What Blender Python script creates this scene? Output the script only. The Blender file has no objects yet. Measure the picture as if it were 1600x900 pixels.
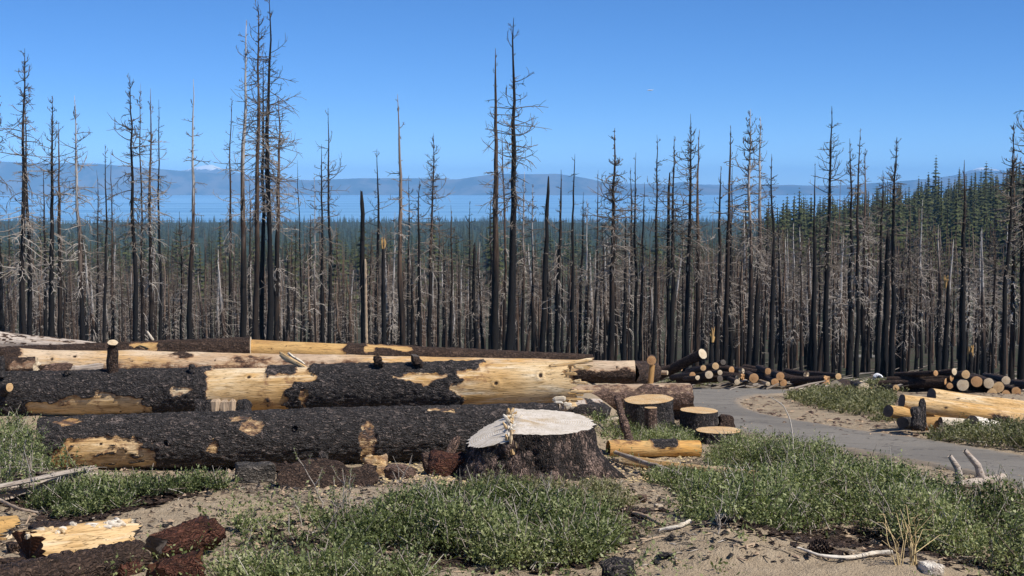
import bpy, math, random
import numpy as np
from mathutils import Vector, Matrix
R = math.radians
sc = bpy.context.scene
# ------------------------------------------------------------------ camera, sky, sun
F = 2400.0
PITCH = math.atan(162 / F)
cam_d = bpy.data.cameras.new("camera"); cam = bpy.data.objects.new("camera", cam_d)
sc.collection.objects.link(cam); sc.camera = cam
cam_d.sensor_width = 36; cam_d.lens = 36 * F / 1600
cam_d.clip_start = 0.1; cam_d.clip_end = 90000
cam.location = (0, 0, 0); cam.rotation_euler = (math.pi / 2 - PITCH, 0, 0)
SUN_EL, SUN_AZ = 50.0, 122.0        # azimuth measured clockwise from the view direction (+Y) to the right (+X)
w = bpy.data.worlds.new("World"); sc.world = w; w.use_nodes = True
wn = w.node_tree; bg = wn.nodes["Background"]
sky = wn.nodes.new("ShaderNodeTexSky"); sky.sky_type = 'NISHITA'; sky.sun_disc = False
sky.sun_elevation = R(SUN_EL); sky.sun_rotation = R(SUN_AZ)
sky.altitude = 7000; sky.air_density = 1.0; sky.dust_density = 0.0; sky.ozone_density = 7.0
hs = wn.nodes.new('ShaderNodeHueSaturation'); hs.inputs['Saturation'].default_value = 1.10      # the clear deep blue of thin mountain air
wn.links.new(sky.outputs[0], hs.inputs['Color']); wn.links.new(hs.outputs[0], bg.inputs[0]); bg.inputs[1].default_value = 0.135
sd = bpy.data.lights.new("sun", 'SUN'); sun = bpy.data.objects.new("sun", sd); sc.collection.objects.link(sun)
sd.energy = 4.8; sd.angle = R(0.53); sd.color = (1.0, 0.95, 0.88)
sdir = Vector((math.sin(R(SUN_AZ)) * math.cos(R(SUN_EL)), math.cos(R(SUN_AZ)) * math.cos(R(SUN_EL)), math.sin(R(SUN_EL))))
sun.rotation_euler = sdir.to_track_quat('Z', 'Y').to_euler()
sc.view_settings.view_transform = 'Standard'; sc.view_settings.look = 'None'
sc.view_settings.exposure = 0.15; sc.view_settings.gamma = 1.0
sc.cycles.max_bounces = 6; sc.cycles.diffuse_bounces = 2; sc.cycles.glossy_bounces = 2
sc.cycles.transmission_bounces = 2; sc.cycles.volume_bounces = 1

# ------------------------------------------------------------------ numpy noise
def _h(ix, iy, iz, seed):
    n = (ix * 374761393 + iy * 668265263 + iz * 2147483647 + seed * 1274126177) & 0xFFFFFFFF
    n = ((n ^ (n >> 13)) * 1274126177) & 0xFFFFFFFF
    n = ((n ^ (n >> 16)) * 2246822519) & 0xFFFFFFFF
    n = n ^ (n >> 15)
    return (n & 0xFFFFFF) / float(0xFFFFFF)
def vnoise(x, y, z=0.0, seed=0):
    x, y, z = np.broadcast_arrays(np.asarray(x, float), np.asarray(y, float), np.asarray(z, float))
    ix = np.floor(x).astype(np.int64); iy = np.floor(y).astype(np.int64); iz = np.floor(z).astype(np.int64)
    fx, fy, fz = x - ix, y - iy, z - iz
    fx = fx * fx * (3 - 2 * fx); fy = fy * fy * (3 - 2 * fy); fz = fz * fz * (3 - 2 * fz)
    r = 0
    for a in (0, 1):
        for b in (0, 1):
            for c in (0, 1):
                r = r + _h(ix + a, iy + b, iz + c, seed) * (fx if a else 1 - fx) * (fy if b else 1 - fy) * (fz if c else 1 - fz)
    return r * 2 - 1
def fbm(x, y, z=0.0, seed=0, o=4):
    r = 0; a = 0.5; f = 1.0
    for i in range(o):
        r = r + a * vnoise(np.asarray(x) * f, np.asarray(y) * f, np.asarray(z) * f, seed + i * 17); a *= .5; f *= 2.03
    return r
def worley(x, y, seed=0):
    ix = np.floor(x).astype(np.int64); iy = np.floor(y).astype(np.int64)
    f1 = np.full(x.shape, 9.0); f2 = np.full(x.shape, 9.0); cid = np.zeros(x.shape)
    for a in (-1, 0, 1):
        for b in (-1, 0, 1):
            px = ix + a + _h(ix + a, iy + b, 0, seed); py = iy + b + _h(ix + a, iy + b, 1, seed)
            d = np.hypot(px - x, py - y); c = _h(ix + a, iy + b, 2, seed)
            n1 = d < f1; f2 = np.where(n1, f1, np.minimum(f2, d)); cid = np.where(n1, c, cid); f1 = np.where(n1, d, f1)
    return f1, f2, cid
def sstep(a, b, x):
    t = np.clip((np.asarray(x, float) - a) / (b - a), 0, 1); return t * t * (3 - 2 * t)

# ------------------------------------------------------------------ terrain
SP, CP = math.sin(PITCH), math.cos(PITCH)
def P(x, y, d):                       # a pixel of the 1600x900 photograph at ground distance d
    a = (x - 800) / F; b = (450 - y) / F
    t = d / (CP + b * SP)
    return np.array([a * t, d, (-SP + b * CP) * t])
def rowz(row, d): return P(800, row, d)[2]
KR = [(-10, 1.4), (0, -1.7), (4, -2.2), (8, -2.75), (12, rowz(903, 12)), (14, rowz(838, 14)), (16, rowz(797, 16)), (18, rowz(770, 18)), (20, rowz(750, 20)), (22, rowz(732, 22)),
      (25, rowz(702, 25)), (28, rowz(678, 28)), (32, rowz(653, 32)), (38, rowz(629, 38)), (45, rowz(612, 45)), (55, rowz(604, 55)), (75, rowz(597, 75)),
      (100, rowz(588, 100)), (130, rowz(576, 130)), (200, rowz(545, 200)), (350, rowz(492, 350)), (700, rowz(440, 700)), (1200, rowz(410, 1200)), (2500, rowz(371, 2500)),
      (4500, rowz(347, 4500)), (5200, -122), (60000, -150)]
KL = [(-10, 1.4), (0, -1.7), (4, -2.2), (8, -2.75), (12, rowz(903, 12)), (14, rowz(838, 14)), (16, rowz(797, 16)), (18, rowz(770, 18)), (20, rowz(750, 20)), (22, rowz(733, 22)),
      (23.4, rowz(708, 23.4)), (24.6, rowz(660, 24.6)), (27, rowz(640, 27)), (29, rowz(622, 29)), (33, rowz(594, 33)), (36, rowz(577, 36)), (40, rowz(566, 40)), (50, rowz(566, 50)), (62, rowz(570, 62)), (80, rowz(576, 80)),
      (100, rowz(578, 100)), (130, rowz(572, 130)), (200, rowz(545, 200)), (350, rowz(492, 350)), (700, rowz(440, 700)), (1200, rowz(410, 1200)), (2500, rowz(371, 2500)),
      (4500, rowz(347, 4500)), (5200, -122), (60000, -150)]
def interp_s(d, K):
    xs = np.array([k[0] for k in K], float); ys = np.array([k[1] for k in K])
    m = np.gradient(ys, xs)
    i = np.clip(np.searchsorted(xs, d) - 1, 0, len(xs) - 2)
    h = xs[i + 1] - xs[i]; t = np.clip((d - xs[i]) / h, 0, 1)
    sl = (ys[i + 1] - ys[i]) / h
    m0 = np.clip(m[i], -abs(sl) * 2.4 - .02, abs(sl) * 2.4 + .02); m1 = np.clip(m[i + 1], -abs(sl) * 2.4 - .02, abs(sl) * 2.4 + .02)
    return ((2 * t**3 - 3 * t**2 + 1) * ys[i] + (t**3 - 2 * t**2 + t) * h * m0 + (-2 * t**3 + 3 * t**2) * ys[i + 1] + (t**3 - t**2) * h * m1)
HX = np.array([-0.5, 0.10, 0.155, 0.185, 0.21, 0.25, 0.29, 0.333, 0.40, 0.6, 1.2]); HZ = np.array([0, 0, 3, 9, 13, 20, 27, 34, 44, 52, 50.])
ROAD_N = np.array([(1900, 850), (1700, 795), (1600, 764), (1520, 744), (1440, 728), (1340, 712), (1250, 699), (1180, 686), (1120, 668), (1070, 648), (1040, 630), (1030, 618), (1050, 611), (1090, 607.5), (1140, 606.8), (1200, 609), (1230, 612)], float)
ROAD_F = np.array([(1900, 770), (1700, 730), (1600, 713), (1520, 700), (1440, 689), (1370, 679), (1300, 668), (1240, 659), (1195, 649), (1170, 641), (1158, 634), (1158, 629), (1163, 626), (1172, 623), (1186, 620.5), (1206, 618), (1230, 616)], float)
def base_z(x, y):
    x = np.asarray(x, float); y = np.asarray(y, float)
    t = x / np.maximum(y, 6)
    k = sstep(0.085, 0.045, t)
    z = interp_s(y, KR) * (1 - k) + interp_s(y, KL) * k
    z = z + np.interp(t, HX, HZ) * np.exp(-((y - 950) / 330.0)**2) * (y > 150)
    # mounds of bare dirt
    for (mx, my, sx, sy, h) in ((-3.2, 15.7, 1.2, 1.1, .20), (-2.6, 16.6, .9, .8, .10), (1.75, 12.7, .85, .75, .34), (3.0, 12.2, .8, .6, .1), (.9, 18.2, .5, .4, .06), (-5.2, 17.8, 1.0, 1.3, .3)):
        z = z + h * np.exp(-((x - mx) / sx)**2 - ((y - my) / sy)**2)
    return z
def road_mask(x, y): return np.zeros(np.shape(x))
def gz(x, y, fine=True):
    z = base_z(x, y)
    near = sstep(140, 60, y)
    z = z + near * .05 * fbm(np.asarray(x) * .9, np.asarray(y) * .9, 0, 3, 4)
    if fine:
        z = z + sstep(45, 20, y) * (.034 * fbm(np.asarray(x) * 6, np.asarray(y) * 6, 0, 9, 3))
        far = sstep(300, 900, y)
        z = z + far * 5 * fbm(np.asarray(x) * .004, np.asarray(y) * .004, 0, 23, 3)
    return z
def G(px, py, dmin=9., dmax=400.):     # the ground point under a pixel
    ds = np.concatenate([np.arange(dmin, 60, .05), np.arange(60, dmax, .5)])
    a = (px - 800) / F; b = (450 - py) / F
    t = ds / (CP + b * SP)
    X = a * t; Z = (-SP + b * CP) * t
    hit = np.nonzero(Z <= gz(X, ds))[0]
    i = hit[0] if len(hit) else len(ds) - 1
    return np.array([X[i], ds[i], float(gz(X[i], ds[i]))])

# ------------------------------------------------------------------ object helpers
def link(o): sc.collection.objects.link(o); return o
def tag(o, label=None, cat=None, group=None, kind=None):
    if label: o['label'] = label
    if cat: o['category'] = cat
    if group: o['group'] = group
    if kind: o['kind'] = kind
    return o
def mesh(name, V, quads=None, tris=None, mat=None, attrs=None, smooth=True):
    V = np.asarray(V, float); me = bpy.data.meshes.new(name)
    nq = 0 if quads is None else len(quads); nt = 0 if tris is None else len(tris)
    idx = []; 
    if nq: idx.append(np.asarray(quads, np.int64).ravel())
    if nt: idx.append(np.asarray(tris, np.int64).ravel())
    idx = np.concatenate(idx)
    me.vertices.add(len(V)); me.vertices.foreach_set('co', V.astype(np.float32).ravel())
    me.loops.add(len(idx)); me.loops.foreach_set('vertex_index', idx.astype(np.int32))
    me.polygons.add(nq + nt)
    st = np.concatenate([np.arange(nq) * 4, nq * 4 + np.arange(nt) * 3]).astype(np.int32)
    me.polygons.foreach_set('loop_start', st)
    me.polygons.foreach_set('use_smooth', np.full(nq + nt, smooth))
    me.update(calc_edges=True); me.validate()
    for k, a in (attrs or {}).items():
        a = np.asarray(a, np.float32)
        if a.ndim == 1: at = me.attributes.new(k, 'FLOAT', 'POINT'); at.data.foreach_set('value', a)
        else: at = me.attributes.new(k, 'FLOAT_VECTOR', 'POINT'); at.data.foreach_set('vector', a.ravel())
    if mat: me.materials.append(mat)
    return me
def obj(name, me, parent=None, loc=None):
    o = bpy.data.objects.new(name, me); link(o)
    if parent is not None: o.parent = parent
    if loc is not None: o.location = tuple(loc)
    return o
def empty(name, loc):
    o = bpy.data.objects.new(name, None); o.empty_display_size = .2; o.location = tuple(loc); return link(o)
def merge(parts):                      # [(V, quads, tris, attrs)] -> one
    Vs, Q, T, A = [], [], [], {}
    n = 0
    for V, q, t, a in parts:
        Vs.append(V)
        if q is not None and len(q): Q.append(np.asarray(q) + n)
        if t is not None and len(t): T.append(np.asarray(t) + n)
        for k, v in a.items(): A.setdefault(k, []).append(v)
        n += len(V)
    return np.concatenate(Vs), (np.concatenate(Q) if Q else None), (np.concatenate(T) if T else None), {k: np.concatenate(v) for k, v in A.items()}
def tubes(C, Rr, sides=3, attr=None):  # C (B,K,3) polylines, Rr (B,K)
    B, K, _ = C.shape
    T = np.gradient(C, axis=1); T /= np.linalg.norm(T, axis=2, keepdims=True) + 1e-9
    ref = np.zeros_like(T); ref[..., 2] = 1; m = np.abs(T[..., 2]) > .9; ref[m] = (1, 0, 0)
    U = np.cross(T, ref); U /= np.linalg.norm(U, axis=2, keepdims=True) + 1e-9
    W = np.cross(T, U)
    an = np.arange(sides) * 2 * math.pi / sides
    V = C[:, :, None, :] + Rr[:, :, None, None] * (U[:, :, None, :] * np.cos(an)[None, None, :, None] + W[:, :, None, :] * np.sin(an)[None, None, :, None])
    V = V.reshape(-1, 3)
    b = np.arange(B)[:, None, None] * K * sides; k = np.arange(K - 1)[None, :, None] * sides; s = np.arange(sides)[None, None, :]
    s2 = (s + 1) % sides
    Q = np.stack([b + k + s, b + k + s2, b + k + sides + s2, b + k + sides + s], -1).reshape(-1, 4)
    A = {}
    if attr is not None: A['tint'] = np.repeat(attr, sides, axis=1).ravel() if attr.ndim == 2 else np.repeat(attr, K * sides)
    return V, Q, None, A

# ------------------------------------------------------------------ materials
def newmat(name, rough=.85, spec=.3):
    m = bpy.data.materials.new(name); m.use_nodes = True; nt = m.node_tree
    b = nt.nodes["Principled BSDF"]; b.inputs['Roughness'].default_value = rough; b.inputs['Specular IOR Level'].default_value = spec
    return m, nt, b
class NB:
    def __init__(s, nt): s.nt = nt
    def n(s, t, **kw):
        x = s.nt.nodes.new(t)
        for k, v in kw.items(): setattr(x, k, v)
        return x
    def l(s, a, b): s.nt.links.new(a, b)
    def attr(s, name, out='Fac'):
        return s.n('ShaderNodeAttribute', attribute_name=name).outputs[out]
    def coord(s, scale=(1, 1, 1), src=None):
        mp = s.n('ShaderNodeMapping'); mp.inputs['Scale'].default_value = scale
        if src is None: src = s.n('ShaderNodeTexCoord').outputs['Object']
        s.l(src, mp.inputs[0]); return mp.outputs[0]
    def noise(s, vec, scale, detail=4, rough=.6, dist=0):
        t = s.n('ShaderNodeTexNoise'); t.inputs['Scale'].default_value = scale; t.inputs['Detail'].default_value = detail
        t.inputs['Roughness'].default_value = rough; t.inputs['Distortion'].default_value = dist; s.l(vec, t.inputs['Vector']); return t.outputs['Fac']
    def vor(s, vec, scale, feature='F1', out='Distance'):
        t = s.n('ShaderNodeTexVoronoi', feature=feature); t.inputs['Scale'].default_value = scale; s.l(vec, t.inputs['Vector']); return t.outputs[out]
    def ramp(s, fac, stops):
        r = s.n('ShaderNodeValToRGB'); e = r.color_ramp.elements
        for i, (p, c) in enumerate(stops):
            el = e[i] if i < 2 else e.new(p)
            el.position = p; el.color = (*c, 1) if len(c) == 3 else c
        s.l(fac, r.inputs[0]); return r.outputs[0]
    def mapr(s, v, a, b, c=0, d=1, smooth=False):
        r = s.n('ShaderNodeMapRange'); 
        if smooth: r.interpolation_type = 'SMOOTHSTEP'
        for i, q in enumerate((a, b, c, d)): r.inputs[i + 1].default_value = q
        s.l(v, r.inputs[0]); return r.outputs[0]
    def mix(s, f, a, b, mode='MIX'):
        r = s.n('ShaderNodeMix', data_type='RGBA', blend_type=mode)
        for i, q in ((0, f), (6, a), (7, b)):
            if isinstance(q, (int, float)): r.inputs[i].default_value = q
            elif isinstance(q, tuple): r.inputs[i].default_value = (*q, 1)
            else: s.l(q, r.inputs[i])
        return r.outputs[2]
    def math(s, op, a, b=0.0):
        r = s.n('ShaderNodeMath', operation=op)
        for i, q in enumerate((a, b)):
            if isinstance(q, (int, float)): r.inputs[i].default_value = q
            else: s.l(q, r.inputs[i])
        return r.outputs[0]
    def bump(s, h, bsdf, strength=.5, dist=.01):
        r = s.n('ShaderNodeBump'); r.inputs['Strength'].default_value = strength; r.inputs['Distance'].default_value = dist
        s.l(h, r.inputs['Height']); s.l(r.outputs[0], bsdf.inputs['Normal'])

WOODS = {'cream': ((.68, .48, .25), (.58, .34, .12), (.78, .64, .43)), 'gold': ((.52, .29, .09), (.60, .38, .15), (.38, .21, .08)),
         'silver': ((.46, .38, .31), (.56, .48, .40), (.30, .21, .14)), 'white': ((.70, .62, .50), (.60, .50, .36), (.80, .74, .64)),
         'orange': ((.66, .36, .10), (.74, .50, .22), (.46, .23, .07)), 'mixed': ((.60, .36, .14), (.50, .36, .24), (.66, .52, .36)), 'tan': ((.44, .31, .20), (.52, .39, .26), (.36, .25, .17)),
         'rot': ((.16, .05, .02), (.24, .09, .035), (.09, .03, .015))}
BARKS = {'char': ((.012, .011, .011), (.040, .035, .033), (.27, .21, .18)), 'brown': ((.018, .012, .009), (.055, .034, .024), (.20, .13, .09)),
         'pink': ((.03, .02, .016), (.15, .095, .07), (.36, .24, .19)), 'grey': ((.02, .019, .018), (.07, .06, .05), (.3, .26, .22)), 'stump': ((.010, .009, .008), (.028, .021, .018), (.34, .235, .185)),
         'red': ((.022, .009, .006), (.075, .028, .017), (.22, .11, .06))}
_mc = {}
def log_mat(bark, wood, fleck=.605):
    key = (bark, wood, fleck)
    if key in _mc: return _mc[key]
    m, nt, b = newmat("wood_%s_%s" % (bark, wood), .8, .25); N = NB(nt)
    lc = N.attr('lc', 'Vector'); mask = N.attr('mask'); plate = N.attr('plate')
    g = N.coord((.10, 1, 1), lc)
    b0, b1, b2 = BARKS[bark]; w0, w1, w2 = WOODS[wood]
    # bark
    gb = N.coord((.55, 1, 1), lc)
    n1 = N.noise(gb, 9, 5, .65); n2 = N.noise(gb, 38, 3, .7); n3 = N.noise(gb, 2.2, 4, .6)
    c = N.mix(N.mapr(n1, .35, .65), b0, b1)
    c = N.mix(N.mapr(n2, fleck - .02, fleck + .04), c, b2)
    pf = N.math('MULTIPLY', N.mapr(n3 if bark != 'stump' else N.noise(N.coord((.6, 1, 1), lc), 3.0, 5, .65), *((.64, .70) if bark != 'stump' else (.52, .57))), N.mapr(n2, .40, .52)); c = N.mix(pf, c, tuple(x * 1.15 for x in b2))
    wv = N.n('ShaderNodeVectorMath', operation='ADD'); wn_ = N.n('ShaderNodeTexNoise'); wn_.inputs['Scale'].default_value = 7; wn_.inputs['Detail'].default_value = 3
    N.l(lc, wn_.inputs['Vector']); sc_ = N.n('ShaderNodeVectorMath', operation='SCALE'); sc_.inputs[3].default_value = .14; N.l(wn_.outputs['Color'], sc_.inputs[0]); N.l(lc, wv.inputs[0]); N.l(sc_.outputs[0], wv.inputs[1])
    ve = N.vor(N.coord((11, 34, 34), wv.outputs[0]), 1, 'DISTANCE_TO_EDGE'); vc = N.vor(N.coord((11, 34, 34), wv.outputs[0]), 1, 'F1', 'Color')
    vs = N.n('ShaderNodeSeparateXYZ'); N.l(vc, vs.inputs[0])
    c = N.mix(N.mapr(vs.outputs[0], .90, .93, 0, .7), c, tuple(x * .75 for x in b2)); c = N.mix(N.mapr(vs.outputs[1], .0, 1, 0, .6), c, tuple(x * 2.2 for x in b1))
    c = N.mix(N.mapr(ve, .02, .14, .5, 0), c, tuple(x * .5 for x in b0))
    c = N.mix(N.mapr(plate, .0, .16, .75, 0), c, tuple(x * .6 for x in b0))
    # wood
    s1 = N.noise(g, 14, 4, .6); s2 = N.noise(g, 60, 3, .6); s3 = N.noise(N.coord((.5, 1, 1), lc), 1.3, 3, .5)
    wc = N.mix(N.mapr(s3, .38, .62), w0, w1); wc = N.mix(N.mapr(s1, .52, .72), wc, w2)
    wc = N.mix(N.mapr(s1, .44, .30, 0, .85), wc, tuple(x * .6 for x in w1)); wc = N.mix(N.mapr(N.noise(N.coord((.16, .5, .5), lc), 3.2, 4, .6), .50, .64, 0, .8), wc, w2)
    wc = N.mix(N.mapr(s2, .45, .33, 0, .85), wc, tuple(x * .4 for x in w1)); wc = N.mix(N.mapr(N.noise(N.coord((.25, 1, 1), lc), 5, 5, .7), .60, .70, 0, .6), wc, tuple(x * .45 for x in w1))
    sp = N.noise(N.coord((.4, 1, 1), lc), 26, 2, .5); wc = N.mix(N.mapr(sp, .70, .76, 0, .7), wc, (.10, .06, .035))
    ckw = N.noise(N.coord((.06, 1, 1), lc), 17, 2, .5); wc = N.mix(N.mapr(N.math('ABSOLUTE', N.math('SUBTRACT', ckw, .5)), .0, .010, .8, 0), wc, (.06, .035, .018))
    knot = N.attr('knot'); wc = N.mix(N.mapr(knot, .25, .8), wc, (.035, .02, .012))
    rmf = N.math('MULTIPLY', N.mapr(N.attr('rim'), .15, .9), N.mapr(N.noise(N.coord((.5, 1, 1), lc), 20, 4, .7), .42, .58)); wc = N.mix(N.math('MULTIPLY', rmf, .8), wc, (.22, .11, .055))
    edge = N.math('MULTIPLY', N.mapr(mask, .05, .4), N.mapr(n1, .4, .55)); wc = N.mix(edge, wc, (.16, .08, .045))
    col = N.mix(N.mapr(N.math('ADD', mask, N.math('MULTIPLY', N.math('SUBTRACT', n1, .5), 1.3)), .40, .56), wc, c)
    N.l(col, b.inputs['Base Color'])
    hb = N.math('ADD', N.math('ADD', n1, N.math('MULTIPLY', n2, .7)), N.mapr(ve, 0, .3, 0, .8)); hw = N.math('MULTIPLY', N.math('ADD', s1, s2), .35)
    mm = N.n('ShaderNodeMix', data_type='FLOAT'); N.l(mask, mm.inputs[0]); N.l(hw, mm.inputs[2]); N.l(hb, mm.inputs[3])
    N.bump(mm.outputs[0], b, .9, .03)
    _mc[key] = m; return m
def end_mat(kind):
    key = ('end', kind)
    if key in _mc: return _mc[key]
    c0, c1, c2 = {'cream': ((.62, .40, .19), (.70, .52, .30), (.50, .28, .11)), 'orange': ((.54, .30, .13), (.62, .40, .21), (.40, .19, .07)),
                  'rot': ((.10, .04, .018), (.15, .06, .03), (.05, .02, .01)), 'white': ((.74, .68, .60), (.62, .56, .47), (.54, .38, .20)), 'grey': ((.10, .085, .07), (.16, .13, .11), (.07, .055, .045)), 'pale': ((.66, .52, .34), (.72, .62, .46), (.56, .40, .23))}[kind]
    m, nt, b = newmat("cut_%s" % kind, .75, .25); N = NB(nt)
    lc = N.attr('lc', 'Vector')
    sep = N.n('ShaderNodeSeparateXYZ'); N.l(lc, sep.inputs[0])
    yy = N.math('MULTIPLY', sep.outputs[1], sep.outputs[1]); zz = N.math('MULTIPLY', sep.outputs[2], sep.outputs[2])
    r = N.math('SQRT', N.math('ADD', yy, zz)); wob = N.noise(lc, 3, 3, .5)
    r = N.math('ADD', r, N.math('MULTIPLY', wob, .05))
    ring = N.math('SINE', N.math('MULTIPLY', r, 190.0)); rn = N.noise(N.coord((1, 1, 1), lc), 5, 4, .6)
    c = N.mix(N.mapr(rn, .38, .62), c0, c1)
    c = N.mix(N.math('MULTIPLY', N.mapr(ring, .1, 1), .5), c, c2)
    streak = N.noise(N.coord((1, .25, 2.2), lc), 11, 4, .65); c = N.mix(N.mapr(streak, .60, .74, 0, .7), c, c2)
    heart = N.mapr(r, .02, .16 if kind != 'white' else .52, .85, 0); c = N.mix(N.math('MULTIPLY', heart, N.mapr(rn, .42, .56)), c, c2)
    ang = N.math('ARCTAN2', sep.outputs[2], sep.outputs[1]); cb = N.n('ShaderNodeCombineXYZ'); N.l(N.math('MULTIPLY', ang, 2.6), cb.inputs[0]); N.l(N.math('MULTIPLY', r, 1.5), cb.inputs[1])
    ck = N.noise(cb.outputs[0], 3.2, 3, .7); ckm = N.mapr(N.math('ABSOLUTE', N.math('SUBTRACT', ck, .5)), .0, .012, .55, 0); c = N.mix(ckm, c, tuple(x * .3 for x in c2))
    st = N.noise(lc, 7, 5, .7); c = N.mix(N.mapr(st, .56, .70, 0, .55), c, tuple(x * .5 for x in c2)); st2 = N.noise(lc, 40, 2, .7); c = N.mix(N.mapr(st2, .60, .68, 0, .5), c, tuple(x * .45 for x in c2))
    N.l(c, b.inputs['Base Color']); N.bump(N.math('ADD', N.math('MULTIPLY', ring, .15), N.math('ADD', streak, N.math('MULTIPLY', ckm, -.8))), b, .6, .01)
    _mc[key] = m; return m
def tint_mat(name, stops, nscale=3, stretch=.2, amt=.35):
    m, nt, b = newmat(name, .85, .2); N = NB(nt)
    t = N.attr('tint'); n = N.noise(N.coord((1, 1, stretch)), nscale, 4, .65)
    f = N.math('ADD', t, N.math('MULTIPLY', N.math('SUBTRACT', n, .5), amt))
    c = N.ramp(f, stops); N.l(c, b.inputs['Base Color']); N.bump(n, b, .8, .03)
    return m
M_TRUNK = tint_mat("burnt_trunk", [(0, (.010, .010, .011)), (.38, (.022, .018, .016)), (.58, (.07, .045, .032)), (.8, (.19, .145, .115)), (1, (.46, .42, .38))], 6, .25, .5)
M_BROWN = tint_mat("scorched_trunk", [(0, (.012, .011, .011)), (.3, (.045, .031, .023)), (.6, (.145, .092, .062)), (.85, (.22, .15, .105)), (1, (.26, .19, .14))], 6, .25, .6)
M_TWIG = tint_mat("dead_twigs", [(0, (.035, .028, .023)), (.35, (.13, .105, .08)), (.65, (.29, .24, .195)), (1, (.52, .455, .385))], .8, 1, .2)
def foliage_mat(name, dark, mid, light, trans=.25):
    m, nt, b = newmat(name, .55, .35); N = NB(nt)
    c = N.ramp(N.attr('tint'), [(0, dark), (.5, mid), (1, light)])
    N.l(c, b.inputs['Base Color'])
    tr = N.n('ShaderNodeBsdfTranslucent'); N.l(N.mix(1.0, c, (1.0, 1.15, .45), 'MULTIPLY'), tr.inputs[0])
    mx = N.n('ShaderNodeMixShader'); mx.inputs[0].default_value = trans
    N.l(b.outputs[0], mx.inputs[1]); N.l(tr.outputs[0], mx.inputs[2]); N.l(mx.outputs[0], nt.nodes['Material Output'].inputs[0])
    return m
M_LEAF = foliage_mat("shrub_leaf", (.036, .050, .016), (.155, .190, .064), (.41, .42, .20))
M_LEAF_Y = foliage_mat("scrub_leaf", (.07, .075, .03), (.17, .175, .075), (.34, .31, .17))
M_STEM = tint_mat("shrub_stem", [(0, (.16, .12, .09)), (.5, (.34, .29, .24)), (1, (.55, .50, .42))], 12, 1, .3)
M_CONIFER = foliage_mat("conifer_needles", (.022, .027, .009), (.055, .064, .020), (.12, .13, .045), .1)

# ------------------------------------------------------------------ the ground
def make_ground():
    ds = np.concatenate([np.arange(-8, 10.5, .75), np.arange(10.5, 27, .055), np.arange(27, 50, .16), np.arange(50, 150, 1.2), np.geomspace(150, 5200, 80)])
    ts = np.linspace(-.62, .62, 420)
    D, T = np.meshgrid(ds, ts, indexing='ij')
    X = T * (D + 9); X[D > 150] *= 1.0
    Z = gz(X, D)
    V = np.stack([X, D, Z], -1).reshape(-1, 3)
    n, m = D.shape
    i = np.arange(n - 1)[:, None] * m + np.arange(m - 1)[None, :]
    Q = np.stack([i, i + 1, i + m + 1, i + m], -1).reshape(-1, 4)
    mt, nt, b = newmat("dirt", .95, .1); N = NB(nt)
    co = N.coord(); 
    n1 = N.noise(co, .55, 5, .6); n2 = N.noise(co, 5, 5, .7); n3 = N.noise(co, 45, 3, .7)
    c = N.mix(N.mapr(n2, .3, .7), (.335, .255, .168), (.47, .375, .26))
    c = N.mix(N.mapr(n3, .60, .70, 0, .75), c, (.12, .09, .065)); c = N.mix(N.mapr(n3, .36, .30, 0, .8), c, (.47, .39, .30))
    litter = N.math('MULTIPLY', N.mapr(n1, .53, .63), N.mapr(N.noise(N.coord((1, 1.8, 1)), 9, 5, .75), .43, .55))
    c = N.mix(litter, c, (.045, .032, .025))
    # forest floor further off
    sep = N.n('ShaderNodeSeparateXYZ'); N.l(co, sep.inputs[0])
    ff = N.mapr(sep.outputs[1], 46, 70); n4 = N.noise(co, .35, 4, .65)
    fc = N.mix(N.mapr(n4, .42, .58), (.075, .058, .045), (.055, .068, .035)); fc = N.mix(N.mapr(N.noise(co, 1.7, 3, .7), .62, .68), fc, (.22, .18, .15))
    c = N.mix(ff, c, fc)
    far = N.mapr(sep.outputs[1], 250, 800); c = N.mix(far, c, (.035, .05, .025))
    rk = N.math('MULTIPLY', N.mapr(N.noise(co, .03, 3, .6), .62, .66), N.mapr(sep.outputs[2], -45, -25)); c = N.mix(rk, c, (.30, .27, .24))
    N.l(c, b.inputs['Base Color']); N.bump(N.math('ADD', N.math('MULTIPLY', n2, .6), N.math('MULTIPLY', n3, .35)), b, 1.0, .09)
    tag(obj("ground", mesh("ground", V, Q, mat=mt)), kind='structure')
make_ground()
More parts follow.
